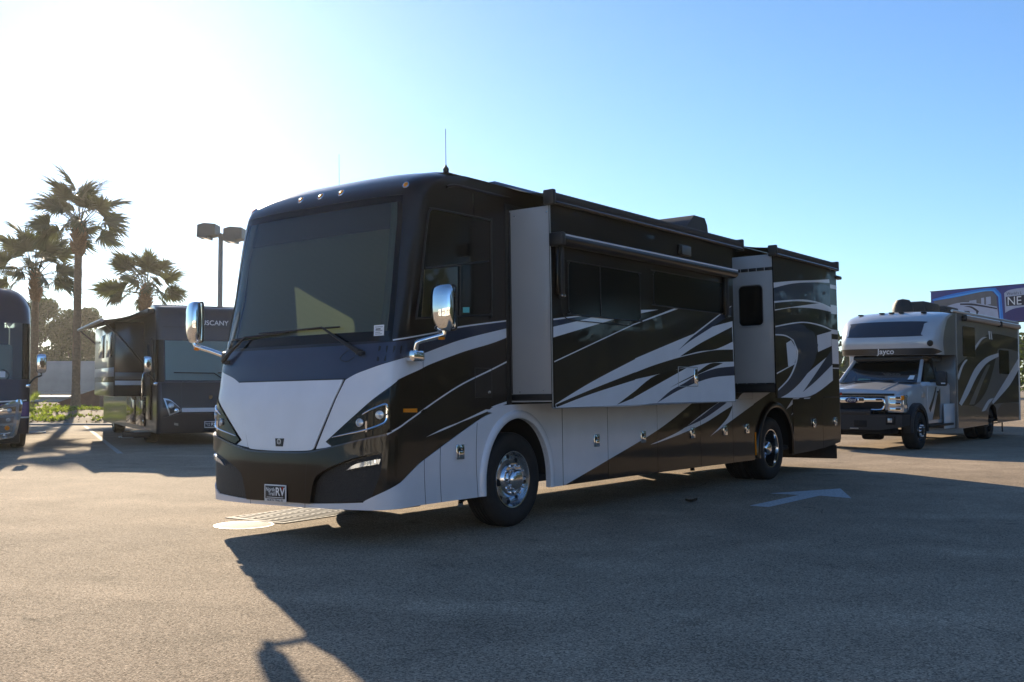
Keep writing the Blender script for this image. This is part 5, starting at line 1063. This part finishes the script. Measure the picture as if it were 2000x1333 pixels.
wheel(CA,(0,.03,.445),-1,R=.445,rim='front',w=.28,mr=DRIM); wheel(CA,(0,CW-.03,.445),1,R=.445,rim='front',w=.28,mr=DRIM); wheel(CA,(6.32,.10,.445),-1,R=.445,rim='rear',w=.25,mr=DRIM); wheel(CA,(6.32,.42,.445),-1,R=.445,rim='rear',w=.25,mr=DRIM); wheel(CA,(6.32,CW-.1,.445),1,R=.445,rim='rear',w=.25,mr=DRIM)
for yy,sg in((.14,-1),(CW-.14,1)):
    mm=box('side_mirror',(1.05,yy+sg*.16,1.50),(1.22,yy+sg*.42,1.86),PLAST,CA,.05); tube('mirror_arm',[(1.2,yy,1.62),(1.15,yy+sg*.2,1.64)],.035,PLAST,mm,8); box('mirror_reflector',(1.045,yy+sg*.30,1.55),(1.052,yy+sg*.40,1.58),WHITE,mm,.002)
# ================================================================= white trailer seen through the gap, and pickup at the right edge
TR=empty('travel_trailer',(11.7,36.5,0),rad(52),label='pale travel trailer with white ladder, glimpsed between the two large vehicles',cat='trailer')
TB=pbr('trailer_siding',(.55,.53,.50),.45,noise=.08,nscale=1); box('body',(.0,-2.3,.6),(7.0,.0,2.9),TB,TR,.12); box('band',(-.004,-2.25,1.2),(7.0,.005,1.6),pbr('trailer_band',(.16,.16,.17),.4),TR,.003); box('window',(-.008,-1.7,1.75),(.0,-.8,2.4),GLASSD,TR,.003)
for u in(3.2,4.1): wheel(TR,(u,.02,.36),1,R=.36,w=.2); wheel(TR,(u,-2.32,.36),-1,R=.36,w=.2)
ld=tube('ladder',[(-.12,-.25,.8),(-.12,-.25,2.95),(.2,-.25,3.0)],.02,WHITE,TR,8); tube('ladder_rail',[(-.12,-.65,.8),(-.12,-.65,2.95),(.2,-.65,3.0)],.02,WHITE,ld,8)
for z in(1.0,1.3,1.6,1.9,2.2,2.5,2.8): tube('rung',[(-.12,-.25,z),(-.12,-.65,z)],.015,WHITE,ld,6)
PK=empty('van',(22.3,44.5,0),rad(-20),label='pale van with blue tinted windows, cut off at the right edge',cat='van')
VP_=paint('pale_van_paint',(.55,.58,.62),.1); tb('body',[[(0,0,.35),(0,0,1.0),(.1,.1,1.25),(.1,1.8,1.25),(0,1.9,1.0),(0,1.9,.35)],[(.9,0,.32),(.9,0,1.12),(.95,.1,1.30),(.95,1.8,1.30),(.9,1.9,1.12),(.9,1.9,.32)],[(1.9,0,.32),(1.9,0,1.2),(1.9,.18,2.05),(1.9,1.72,2.05),(1.9,1.9,1.2),(1.9,1.9,.32)],[(4.9,0,.35),(4.9,0,1.2),(4.9,.18,2.05),(4.9,1.72,2.05),(4.9,1.9,1.2),(4.9,1.9,.35)]],VP_,30,PK)
for s_ in(0,1):
    y=(.07,1.83)[s_]; sg=-1 if s_==0 else 1
    for u0,u1 in((2.0,3.2),(3.3,4.7)): mk('window',[(u0,y+sg*.075,1.22),(u1,y+sg*.075,1.22),(u1,y-sg*.08,1.92),(u0,y-sg*.08,1.92)],[(0,1,2,3)],SOLAR,PK)
    for u in(.85,3.9): wheel(PK,(u,(.0,1.9)[s_],.33),sg,R=.33,w=.2)
mk('windscreen',[(.97,.15,1.33),(.97,1.75,1.33),(1.86,1.68,2.0),(1.86,.22,2.0)],[(0,1,2,3)],SOLAR,PK)
# ================================================================= unseen row of white coaches behind the camera, added as sunlit fill and reflection
WP=paint('white_coach_paint',(.72,.71,.68)); 
def fill_coach(x,y,th,label):
    r=empty('motorhome',(x,y,0),rad(90-th),label=label,cat='motorhome',group='unseen white motorhomes added as fill')
    s=Shell([.35,.5,.9,1.3,1.7,2.2,2.8,3.2,3.45,3.56,3.6],[-.02,-.08,-.12,-.1,-.05,.03,.14,.22,.36,.55,.9],1.27,1.27,-1,b=1.08,bow=.05,e=.62)
    coach(r,s,3.62,.38,10.5,WP,(1.65,2.85),1.12,-1); 
    for yy,sg in((-.003,1),(2.543,-1)):
        for u0,u1,z0,z1 in((1.2,2.2,1.8,2.7),(3.2,5.0,2.0,2.7),(6.0,7.6,2.0,2.7)): sheet('window',rr(u0,u1,z0,z1,.06),(lambda u,z,yy=yy:Vector((u,yy,z)),sg),GLASSD,r,.002,.004,False)
        sheet('swoosh',[(1.0,.9),(3.5,1.2),(6,1.7),(9,1.9),(9,1.6),(6.5,1.3),(4,.85)],(lambda u,z,yy=yy:Vector((u,yy,z)),sg),CAMPT,r,.002,.001)
    for u in(1.6,8):
        wheel(r,(u,.04,.5),-1,R=.5,rim='front' if u<3 else 'rear'); wheel(r,(u,2.5,.5),1,R=.5,rim='front' if u<3 else 'rear')
    return r

# ================================================================= verge, road, rails, wall
def vz(y): return interp(y,[40.2,40.45,43,48,57,59.5,61,140],[.05,.06,.18,.36,.36,.36,.71,.71])
random.seed(11)
def vzn(x,y): return vz(y)+(.05*math.sin(x*1.3+y*.7)+.04*math.sin(x*.5-y*1.1))*(1 if 41<y<57 else 0)
ve=gridsurf('verge',lambda x,y:Vector((x,y,vzn(x,y))),-90,9,40.2,140,99,0,DIRT,None,ts=[40.2,40.45,41,42,43,44,45,46,47,48,50,52,54,56,57,59.5,61,90,140]); tag(ve,'sandy planted verge beyond the parked coaches','verge',kind='structure')
kb=box('kerb',(-90,40.0,0),(9,40.25,.06),CONC,None,.03); tag(kb,'low concrete kerb along the verge','kerb',kind='structure')
rd=mk('road',[(-90,61.2,.72),(9,61.2,.72),(9,87,.72),(-90,87,.72)],[(0,1,2,3)],pbr('pale_concrete_road',(.55,.52,.47),.8,noise=.06,nscale=.5)); tag(rd,'pale sunlit road behind the guardrail','road',kind='structure')
def guard(y,zt,x0,x1,sp,label):
    g=empty('guardrail',(x0,y,0),0,label=label,cat='guardrail'); L=x1-x0
    pr=[(0,zt-.31),(-.04,zt-.28),(-.04,zt-.22),(0,zt-.18),(0,zt-.13),(-.04,zt-.09),(-.04,zt-.03),(0,zt)]
    vs=[(0,a,b) for a,b in pr]+[(L,a,b) for a,b in pr]; n=len(pr); mk('rail',vs,[(i,i+1,i+1+n,i+n) for i in range(n-1)],STEEL,g,auto=60)
    x=.6;pst=None
    while x<L:
        if pst is None: pst=box('post',(-.07,.02,.30-zt*0),(.07,.17,zt+.03),pbr('timber_post',(.22,.19,.16),.9,noise=.2),g,.01); pst.location.x=x
        else: c=pst.copy(); COL.objects.link(c); c.parent=g; c.location.x=x
        x+=sp
guard(57.6,.90,-40,8,1.9,'near steel guardrail with timber posts behind the tall palm'); guard(88,1.10,-62,8,3.8,'far steel guardrail below the grey barrier wall')
bw=empty('barrier_wall',(-75,100,0),0,label='long grey concrete barrier wall below the dark trees',cat='wall')
pn=None
for i in range(26):
    if pn is None: pn=box('panel',(.03,0,.3),(3.67,.2,3.85),CONC,bw,.02)
    else: c=pn.copy(); COL.objects.link(c); c.parent=bw; c.location.x=i*3.7
ps=None
for i in range(27):
    if ps is None: ps=box('wall_post',(-.16,-.12,.3),(.16,.28,3.95),CONC,bw,.03)
    else: c=ps.copy(); COL.objects.link(c); c.parent=bw; c.location.x=i*3.7
# ground cover tufts
def scatter(name,n,fn,mat,label,cat):
    vs=[];fs=[]
    for _ in range(n):
        p,h=fn(); k=random.randint(3,5)
        for j in range(k):
            a=random.uniform(0,6.283); w=h*random.uniform(.18,.35); l=h*random.uniform(.5,.9); d=Vector((math.cos(a),math.sin(a),0)); s=Vector((-d.y,d.x,0))
            t=p+d*l*random.uniform(.3,1)+Vector((0,0,h*random.uniform(.35,1))); m=p.lerp(t,.55)+Vector((0,0,h*.12)); b=len(vs); vs+=[p,m+s*w,t,m-s*w]; fs.append((b,b+1,b+2,b+3))
    o=mk(name,vs,fs,mat); tag(o,label,cat,kind='stuff'); return o
def vf():
    while True:
        x=random.uniform(-40,8);y=random.uniform(41,56.5)
        q=math.sin(x*.9+1.3)+math.sin(y*1.1+x*.4)+math.sin(x*2.3-y*.6)
        if q+random.uniform(-1.2,1.2)>.1: return Vector((x,y,vzn(x,y)-.02)),random.uniform(.10,.26)
scatter('ground_cover',7500,vf,GRASS,'patchy green ground cover on the sandy verge','ground cover'); scatter('leaf_litter',2100,lambda:(Vector((x:=random.uniform(-40,8),y:=random.uniform(40.6,57),vzn(x,y))),random.uniform(.06,.14)),DEADL,'dry brown leaf litter between the ground cover','leaf litter')
def seedling(x,y,s,label):
    r=empty('palmetto',(x,y,vz(y)),0,label=label,cat='plant'); 
    for i in range(9):
        a=i*2.4+random.uniform(-.3,.3); el=random.uniform(.5,1.3); vs=[];fs=[]
        d=Vector((math.cos(a)*math.cos(el),math.sin(a)*math.cos(el),math.sin(el)))*s; sd=Vector((-math.sin(a),math.cos(a),0))
        for k in range(-5,6):
            q=d.normalized()*math.cos(k*.22)+sd*math.sin(k*.22); t=d*.6+q*s*.55-Vector((0,0,.05*k*k*.05)); m=d*.6+q*s*.3; w=sd*s*.025; b=len(vs); vs+=[d*.6,m+w,t,m-w]; fs.append((b,b+1,b+2,b+3))
        b=len(vs); vs+=[Vector((0,0,0))+sd*.01,d*.6+sd*.01,d*.6-sd*.01,Vector((0,0,0))-sd*.01]; fs.append((b,b+1,b+2,b+3)); mk('frond',vs,fs,GRASS,r)
seedling(-22.9,50,.9,'small bright green palmetto at the foot of the tall palm'); seedling(-25.2,52,1.3,'larger green palmetto beside the coach at the left edge')
# brown utility cabinet with sloping lid
ub=empty('utility_cabinet',(-21.3,52.2,.35),.1,label='small brown cabinet with a sloping lid on the verge',cat='cabinet')
BRN=pbr('brown_cabinet',(.20,.11,.07),.7,noise=.2,nscale=3); mk('body',[(-1.0,-.4,0),(.9,-.4,0),(.9,.4,0),(-1.0,.4,0),(-1.0,-.4,.32),(.9,-.4,1.0),(.9,.4,1.0),(-1.0,.4,.32)],[(0,1,5,4),(1,2,6,5),(2,3,7,6),(3,0,4,7),(4,5,6,7)],BRN,ub); mk('lid',[(-1.06,-.45,.34),(.95,-.45,1.06),(.95,.45,1.06),(-1.06,.45,.34),(-1.06,-.45,.29),(.95,-.45,1.0),(.95,.45,1.0),(-1.06,.45,.29)],[(0,1,2,3),(4,5,1,0),(5,6,2,1),(6,7,3,2),(7,4,0,3)],BRN,ub)
# white hose loop on the asphalt
hp_=bez([(-16.2,32.6,.02),(-15.4,32.7,.02),(-14.95,33.0,.02),(-14.85,33.45,.02),(-15.2,33.7,.02),(-16.3,33.5,.02)],6); tag(tube('hose',hp_,.035,WHITE,None,8),'white hose looped on the sunlit asphalt by the left coach','hose')
# ================================================================= palms
def frond_mesh(seed):
    """fan frond: arched stalk, then a hand of narrow segments that droop at the tips"""
    rnd=random.Random(seed); vs=[];fs=[]
    Lp=rnd.uniform(1.05,1.4); R=rnd.uniform(.82,1.0); arc=rnd.uniform(.35,.6)
    def pet(t): return Vector((Lp*t,0,.30*t-arc*t*t))
    n=7
    for i in range(n+1):
        p=pet(i/n); w=.026*(1-.45*i/n); vs+=[p+Vector((0,w,0)),p+Vector((0,-w,0)),p+Vector((0,0,-w*1.2))]
    for i in range(n):
        a=i*3
        for k in range(3): fs.append((a+k,a+(k+1)%3,a+3+(k+1)%3,a+3+k))
    tg=(pet(1)-pet(.9)).normalized(); up=Vector((0,0,1)); sd=Vector((0,1,0)); nr=sd.cross(tg)*-1
    N=15
    for i in range(-N,N+1):
        t=i/N; ang=t*rad(98)+rnd.uniform(-.04,.04); L=R*(1.0-.22*abs(t)**1.6)*rnd.uniform(.82,1.1)
        cs=.34*(1-abs(t)); b0=pet(1)+tg*cs-up*.12*(1-abs(t))**2
        d=tg*math.cos(ang)+sd*math.sin(ang)+nr*.16*abs(math.sin(ang)); s_=sd*math.cos(ang)-tg*math.sin(ang); droop=rnd.uniform(.2,.6)
        q=[]
        for k in range(5):
            u=k/4; p=b0+d*L*u*(1-.18*u*u)-up*(droop*L*u**2.3); w=[.016,.040,.036,.020,.002][k]; q.append((p+s_*w+up*w*.6,p-s_*w-up*w*.2))
        b=len(vs)
        for a_,c_ in q: vs+=[a_,c_]
        for k in range(4): fs.append((b+2*k,b+2*k+1,b+2*k+3,b+2*k+2))
    me=bpy.data.meshes.new('frond'); me.from_pydata([tuple(v) for v in vs],[],fs); me.update(); me.materials.append(PALML); return me
FR=[frond_mesh(i) for i in range(6)]
def palm(x,y,zb,zt,tr,seed,label,nf=30,sc=1.0,boot=1.5,droop_one=False):
    rnd=random.Random(seed); r=empty('palm_tree',(x,y,zb),0,label=label,cat='palm tree',group='palms on the verge'); H=zt-zb
    prof=[(tr*1.45,-.3),(tr*1.35,.05),(tr*1.12,.5),(tr*1.0,1.2)]; k=1.2
    while k<H-boot: prof.append((tr*(1.0-.12*k/H)*(1+.035*math.sin(k*9)+rnd.uniform(-.02,.02)),k)); k+=.28
    prof+= [(tr*.86,H-boot),(tr*.80,H+.1),(.02,H+.3)]
    lathe('trunk',prof,16,BARK,r,'Z')
    vs=[];fs=[]
    nb=64
    for i in range(nb):
        t=i/nb; z=H-boot+boot*t*1.0; a=i*2.399; w=math.sin(math.pi*min(1,t*.9+.08)); rr_=tr*(.9+.75*w); l=.26+.1*rnd.random()
        o_=Vector((math.cos(a)*rr_*.62,math.sin(a)*rr_*.62,z-.12)); d=Vector((math.cos(a)*.55,math.sin(a)*.55,.85)); s=Vector((-math.sin(a),math.cos(a),0)); n=Vector((math.cos(a),math.sin(a),0))
        b=len(vs); p1=o_+d*l
        vs+=[o_+s*.12,o_-s*.12,o_+n*.08,p1+n*.05+s*.05,p1+n*.05-s*.05,p1-n*.02]; fs+=[(b,b+2,b+3),(b+2,b+1,b+4),(b+2,b+4,b+3),(b,b+3,b+5),(b+1,b+5,b+4),(b+3,b+4,b+5)]
    mk('trunk_boots',vs,fs,BOOT,r)
    vs,fs=lathe_v([(tr*.85,H-boot),(tr*1.25,H-boot*.72),(tr*1.42,H-boot*.5),(tr*1.3,H-boot*.25),(tr*.9,H),(.02,H+.1)],14,'Z'); mk('trunk_head',vs,fs,BOOT,r,auto=60)
    for i in range(nf):
        o=bpy.data.objects.new('frond',FR[rnd.randrange(6)]); COL.objects.link(o); o.parent=r
        t=(i+.5)/nf; el=rad(84-88*t**1.0+rnd.uniform(-10,10)); az=i*2.399+rnd.uniform(-.35,.35)
        o.location=(.08*math.cos(az),.08*math.sin(az),H-.05-.35*t); o.rotation_mode='XYZ'; o.rotation_euler=(rnd.choice((-1,1))*rnd.uniform(.35,1.35),-el,az); s=sc*rnd.uniform(.85,1.12); o.scale=(s,s,s)
    return r
palm(-20.75,50,.35,9.3,.19,3,'tallest palm with a ragged crown, rising between the two coaches',36,1.12); palm(-26.4,58,.35,7.75,.20,5,'broad leafy palm rising behind the coach at the left edge',36,1.15); palm(-18.9,54,.35,6.55,.18,9,'shorter palm whose crown shows above the coach with the awning',34,.98)
# ================================================================= broadleaf trees
def tree(x,y,zb,h,rx,seed,label,n=5000,ls=.22,trunk=.2,crown0=.25,group=None,mat=None,rz=None):
    rnd=random.Random(seed); r=empty('broadleaf_tree',(x,y,zb),0,label=label,cat='tree',group=group); rz=rz or h*(1-crown0)/2; cz=h-rz
    tr=tube('trunk',bez([(0,0,-.2),(.05,.03,h*.2),(-.05,.05,h*.45),(.05,0,h*.75)],4),trunk,OAKB,r,8,rr=[trunk*(1.2-1.0*i/12) for i in range(13)])
    lob=[]
    for i in range(15):
        a=rnd.uniform(0,6.283); el=rnd.uniform(-.8,1.2); q=rnd.uniform(.45,.85); lob.append((Vector((rx*q*math.cos(a)*math.cos(el*.8),rx*q*math.sin(a)*math.cos(el*.8),cz+rz*.85*math.sin(el))),rnd.uniform(.28,.5)*min(rx,rz)))
        if i<8: tube('limb',bez([(0,0,h*rnd.uniform(.25,.5)),tuple(lob[-1][0]*.5+Vector((0,0,h*.22))),tuple(lob[-1][0])],3),trunk*.3,OAKB,r,5,rr=[trunk*.4*(1-i_/7.5) for i_ in range(7)])
    vs=[];fs=[]
    for _ in range(n):
        c,R=lob[rnd.randrange(15)]; v=Vector((rnd.gauss(0,1),rnd.gauss(0,1),rnd.gauss(0,.8))); v=v.normalized()*R*rnd.random()**.4; p=c+v
        a=Vector((rnd.gauss(0,1),rnd.gauss(0,1),rnd.gauss(0,1))).normalized(); b=a.cross(Vector((rnd.gauss(0,1),rnd.gauss(0,1),rnd.gauss(0,1)))).normalized(); s=ls*rnd.uniform(.6,1.3); k=len(vs)
        vs+=[p-a*s*.5,p+b*s*.28,p+a*s*.5,p-b*s*.28]; fs.append((k,k+1,k+2,k+3))
    mk('crown',vs,fs,mat or OAKL,r); return r
G1='trees beyond the barrier wall'
tree(-51.3,112,.3,11.2,3.0,1,'dark oak beyond the wall, close to the left edge coach',13000,.36,.3,.05,G1); tree(-47.2,114,.3,9.9,2.9,2,'dark oak beyond the wall, just right of the tall palm trunk',12000,.36,.3,.05,G1); tree(-56.5,116,.3,10.8,3.4,3,'dark oak beyond the wall, half hidden by the left edge coach',9000,.38,.3,.05,G1)
tree(-49.4,118,.3,7.6,3.4,4,'low dark oak beyond the wall, behind the tall palm trunk',11000,.36,.3,.02,G1)
tree(31.5,62,0,5.2,2.8,21,'sunlit green tree at the right edge, behind the camper',3500,.22,.15,.15)
# far wood behind the wall, one dark mass
rw=random.Random(77); lv=[];lf2=[]
for _ in range(15000):
    x=rw.uniform(-36,110); y=rw.uniform(126,138); h=6.2+1.6*math.sin(x*.21)+1.1*math.sin(x*.53+1); z=h*rw.random()**.6+.3
    p=Vector((x,y,z)); u=Vector((rw.gauss(0,1),rw.gauss(0,1),rw.gauss(0,1))).normalized(); w=u.cross(Vector((rw.gauss(0,1),rw.gauss(0,1),rw.gauss(0,1)))).normalized(); q=rw.uniform(.35,.7); k=len(lv); lv+=[p-u*q,p+w*q*.6,p+u*q,p-w*q*.6]; lf2.append((k,k+1,k+2,k+3))
fw=mk('far_wood',lv,lf2,OAKL); tag(fw,'low dark wood far behind the lot','wood',kind='stuff')
# unseen trees added beside the lot, to darken what the glossy side panels mirror
G2='unseen trees added for panel reflections'
HL=bez([(31,52,0),(33.5,40,0),(35,25,0),(34.5,8,0),(31,-10,0),(23,-24,0)],12)
rnd=random.Random(5)
TW=['at the far end of the row','second from the far end','third from the far end','fourth from the far end','fifth from the far end','sixth from the far end','seventh from the far end','eighth from the far end','ninth from the far end','tenth from the far end','eleventh from the far end','twelfth from the far end','at the near end of the row']
for i in range(13):
    p=HL[min(len(HL)-1,int(i*len(HL)/13))]; x,y=p.x+rnd.uniform(3,5.5),p.y+rnd.uniform(-1,1)
    tree(x,y,0,rnd.uniform(14,18),rnd.uniform(5.0,6.0),40+i,'unseen tall dark tree added for panel reflections, '+TW[i],3600,.75,.35,.02,G2)
for i,(x,y,th) in enumerate(((-33,-9.5,90),(-21.5,-11,88),(-10,-11.5,91),(1.5,-11.5,90))): fill_coach(x,y,th,'unseen white motorhome added as sunlit fill and reflection, '+('first','second','third','last')[i]+' of its row')
# unseen hedge, added to keep bright ground and horizon out of the panel reflections
hd=empty('hedge',(3,3,0),0,label='unseen long tall hedge, added to darken reflections in the glossy panels',cat='hedge')
vs=[];fs=[];hd.location=(0,0,0); N=len(HL)-1
for i in range(N+1):
    tg=(HL[min(i+1,N)]-HL[max(i-1,0)]).normalized(); d=Vector((-tg.y,tg.x,0)); h=4.3+.35*math.sin(i*.9)+.25*math.sin(i*2.3); c=HL[i]+d*.3*math.sin(i*1.7)
    vs+=[c-d*.9,c-d*.8+Vector((0,0,h*.75)),c+Vector((0,0,h)),c+d*.8+Vector((0,0,h*.8)),c+d*.9]
for i in range(N):
    for j in range(4): k=i*5+j; fs.append((k,k+5,k+6,k+1))
mk('hedge_core',vs,fs,pbr('hedge_shade',(.02,.028,.012),.9,noise=.4,nscale=1.5,bump=1,bscale=3),hd,auto=60)
lv=[];lf2=[];rn=random.Random(8)
for _ in range(11000):
    i=rn.randrange(N); tg=(HL[i+1]-HL[i]); d=Vector((-tg.y,tg.x,0)).normalized(); z=rn.uniform(.05,4.5); p=HL[i].lerp(HL[i+1],rn.random())+d*rn.choice((-1,1))*(.9+rn.uniform(-.2,.25)-max(0,z-3.2)*.55)+Vector((0,0,z))
    u=Vector((rn.gauss(0,1),rn.gauss(0,1),rn.gauss(0,1))).normalized(); w=u.cross(Vector((rn.gauss(0,1),rn.gauss(0,1),rn.gauss(0,1)))).normalized(); q=rn.uniform(.12,.26); k=len(lv); lv+=[p-u*q,p+w*q*.6,p+u*q,p-w*q*.6]; lf2.append((k,k+1,k+2,k+3))
mk('foliage',lv,lf2,OAKL,hd)
# ================================================================= lamp post
lp=empty('lamp_post',(-12.55,45,.2),0,label='grey lamp post with two box lamp heads above the parked coaches',cat='lamp post')
tube('pole',[(0,0,0),(0,0,7.75)],.09,POLE,lp,12,rr=[.125,.10]); lathe('base',[(.2,0),(.2,.3),(.11,.34)],14,CONC,lp,'Z')
box('arm',(-.2,-.05,7.72),(.25,.05,7.82),POLE,lp,.015); lathe('arm_joint',[(.02,7.66),(.1,7.7),(.1,7.84),(.02,7.88)],12,POLE,lp,'Z')
def lamp_head(x0,x1,z,tilt):
    pr=[(x0,0),(x0+.02,.52),(x0+.30,.60),(x1,.56),(x1,.10),(x1-.32,.05),(x1-.32,-.06),(x0+.08,.0)]
    vs=[(x,-.42,z+h) for x,h in pr]+[(x,.42,z+h) for x,h in pr]; n=len(pr); bm=bmesh.new(); V_=[bm.verts.new(v) for v in vs]
    for i in range(n): bm.faces.new([V_[i],V_[(i+1)%n],V_[(i+1)%n+n],V_[i+n]])
    bm.faces.new(V_[:n][::-1]); bm.faces.new(V_[n:]); h=bmo('lamp_head',bm,LAMPH,lp)
    mk('lens',[(x0+.12,-.36,z-.004),(x1-.36,-.36,z-.06),(x1-.36,.36,z-.06),(x0+.12,.36,z-.004)],[(0,1,2,3)],LENS,h)
lamp_head(-.92,-.14,7.66,0); lamp_head(.20,1.0,7.50,0)
# ================================================================= billboard
bo_=Vector((34.0,85.0,0)); bdv=Vector((.56,-.83,0)).normalized(); 
BB=empty('billboard',tuple(bo_),math.atan2(bdv.y,bdv.x),label='billboard with blue and violet print of a motorhome, high behind the camper',cat='billboard')
PUR=pbr('print_violet',(.03,.04,.22),.6,noise=.3,nscale=.6); CYAN=pbr('print_cyan',(.008,.22,.75),.6); CY2=pbr('print_light_blue',(.06,.40,.90),.6); PGR=pbr('print_grey',(.13,.13,.14),.6,noise=.2,nscale=1.2); PLI=pbr('print_pale',(.42,.46,.58),.6,noise=.1,nscale=2); PDK=pbr('print_dark',(.012,.012,.03),.6); PVI=pbr('print_deep_violet',(.03,.025,.16),.6)
bd=box('board',(0,0,6.35),(9.6,.25,9.1),PUR,BB,.02); box('board_frame',(-.06,-.03,6.28),(9.66,.28,6.35),TRIM,bd,.01); box('board_frame',(-.06,-.03,9.1),(9.66,.28,9.15),TRIM,bd,.01)
BF=(lambda s,z:Vector((s,0,z)),1)
def pr_(P,m,off,sm=True): return sheet('print',P,BF,m,bd,off,.001,sm)
pr_([(.15,8.5),(2.1,8.82),(4.5,9.03),(5.6,9.0),(6.05,8.5),(6.2,6.5),(5.9,6.4),(5.8,8.3),(5.4,8.75),(4.5,8.75),(2.1,8.5),(.2,8.35)],CYAN,.004); pr_([(.2,8.42),(2.1,8.66),(4.5,8.9),(5.5,8.88),(5.9,8.4),(6.0,6.4),(5.92,6.4),(5.82,8.3),(5.4,8.78),(4.5,8.78),(2.1,8.54)],CY2,.006)
pr_([(.3,8.36),(2.1,8.5),(4.4,8.78),(5.3,8.78),(5.65,8.4),(5.85,6.42),(.4,6.42)],PGR,.008)
pr_([(1.0,7.75),(2.4,8.05),(3.6,8.0),(5.7,7.55),(5.85,6.42),(1.2,6.42)],PLI,.010)
pr_([(3.4,8.15),(4.0,8.2),(4.0,7.9),(3.4,7.85)],PLI,.010,False); pr_([(4.4,8.3),(4.65,8.32),(4.65,7.8),(4.4,7.78)],PLI,.010,False); pr_([(4.8,8.35),(5.2,8.37),(5.2,7.78),(4.8,7.74)],PLI,.010,False)
pr_([(2.6,8.0),(3.8,7.9),(5.7,7.45),(5.7,7.35),(3.8,7.75),(2.6,7.88)],PDK,.012); pr_([(2.9,7.75),(3.6,7.7),(4.2,7.3),(4.0,6.9),(3.95,7.3),(3.5,7.6)],PDK,.012); pr_([(2.9,7.4),(3.4,7.35),(3.5,7.1),(3.2,6.95),(2.9,6.95),(3.25,7.15)],PDK,.012); pr_([(4.0,6.8),(4.3,7.0),(4.6,6.95),(4.7,6.65),(4.5,6.85),(4.2,6.85)],PDK,.012)
pr_([(6.3,8.55),(6.7,8.75),(7.7,8.85),(9.3,8.85),(9.3,7.5),(7.2,7.35),(6.35,7.05)],PLI,.006); pr_([(6.4,7.05),(7.1,7.3),(9.3,7.4),(9.5,6.45),(6.5,6.45)],PVI,.006)
pr_([(6.42,8.25),(9.3,8.35),(9.3,7.5),(6.45,7.55)],PDK,.008,False)
lettering('lettering',"World's L",(6.48,-.012,8.47),(1,0,0),(0,0,1),.30,PDK,bd,.002,0,align='LEFT'); lettering('lettering','NE',(6.50,-.014,7.88),(1,0,0),(0,0,1),.92,TEXTW,bd,.002,.0,align='LEFT')
for s in(1.8,7.8): tube('post',[(s,.5,0),(s,.5,9.0)],.2,POLE,BB,10); box('post_bracket',(s-.1,.2,6.8),(s+.1,.5,6.95),POLE,BB,.01)

# ================================================================= low sun haze
hz=bpy.data.materials.new('haze'); hz.use_nodes=True; t=hz.node_tree; t.nodes.clear(); ho=t.nodes.new('ShaderNodeOutputMaterial'); pv=t.nodes.new('ShaderNodeVolumePrincipled')
pv.inputs['Color'].default_value=(.95,.93,.9,1); pv.inputs['Density'].default_value=.00024; pv.inputs['Anisotropy'].default_value=.68; t.links.new(pv.outputs[0],ho.inputs['Volume'])
hb=box('haze',(-95,-60,-1),(95,145,20),hz,None,0); tag(hb,'thin bright haze against the low sun','haze',kind='stuff')
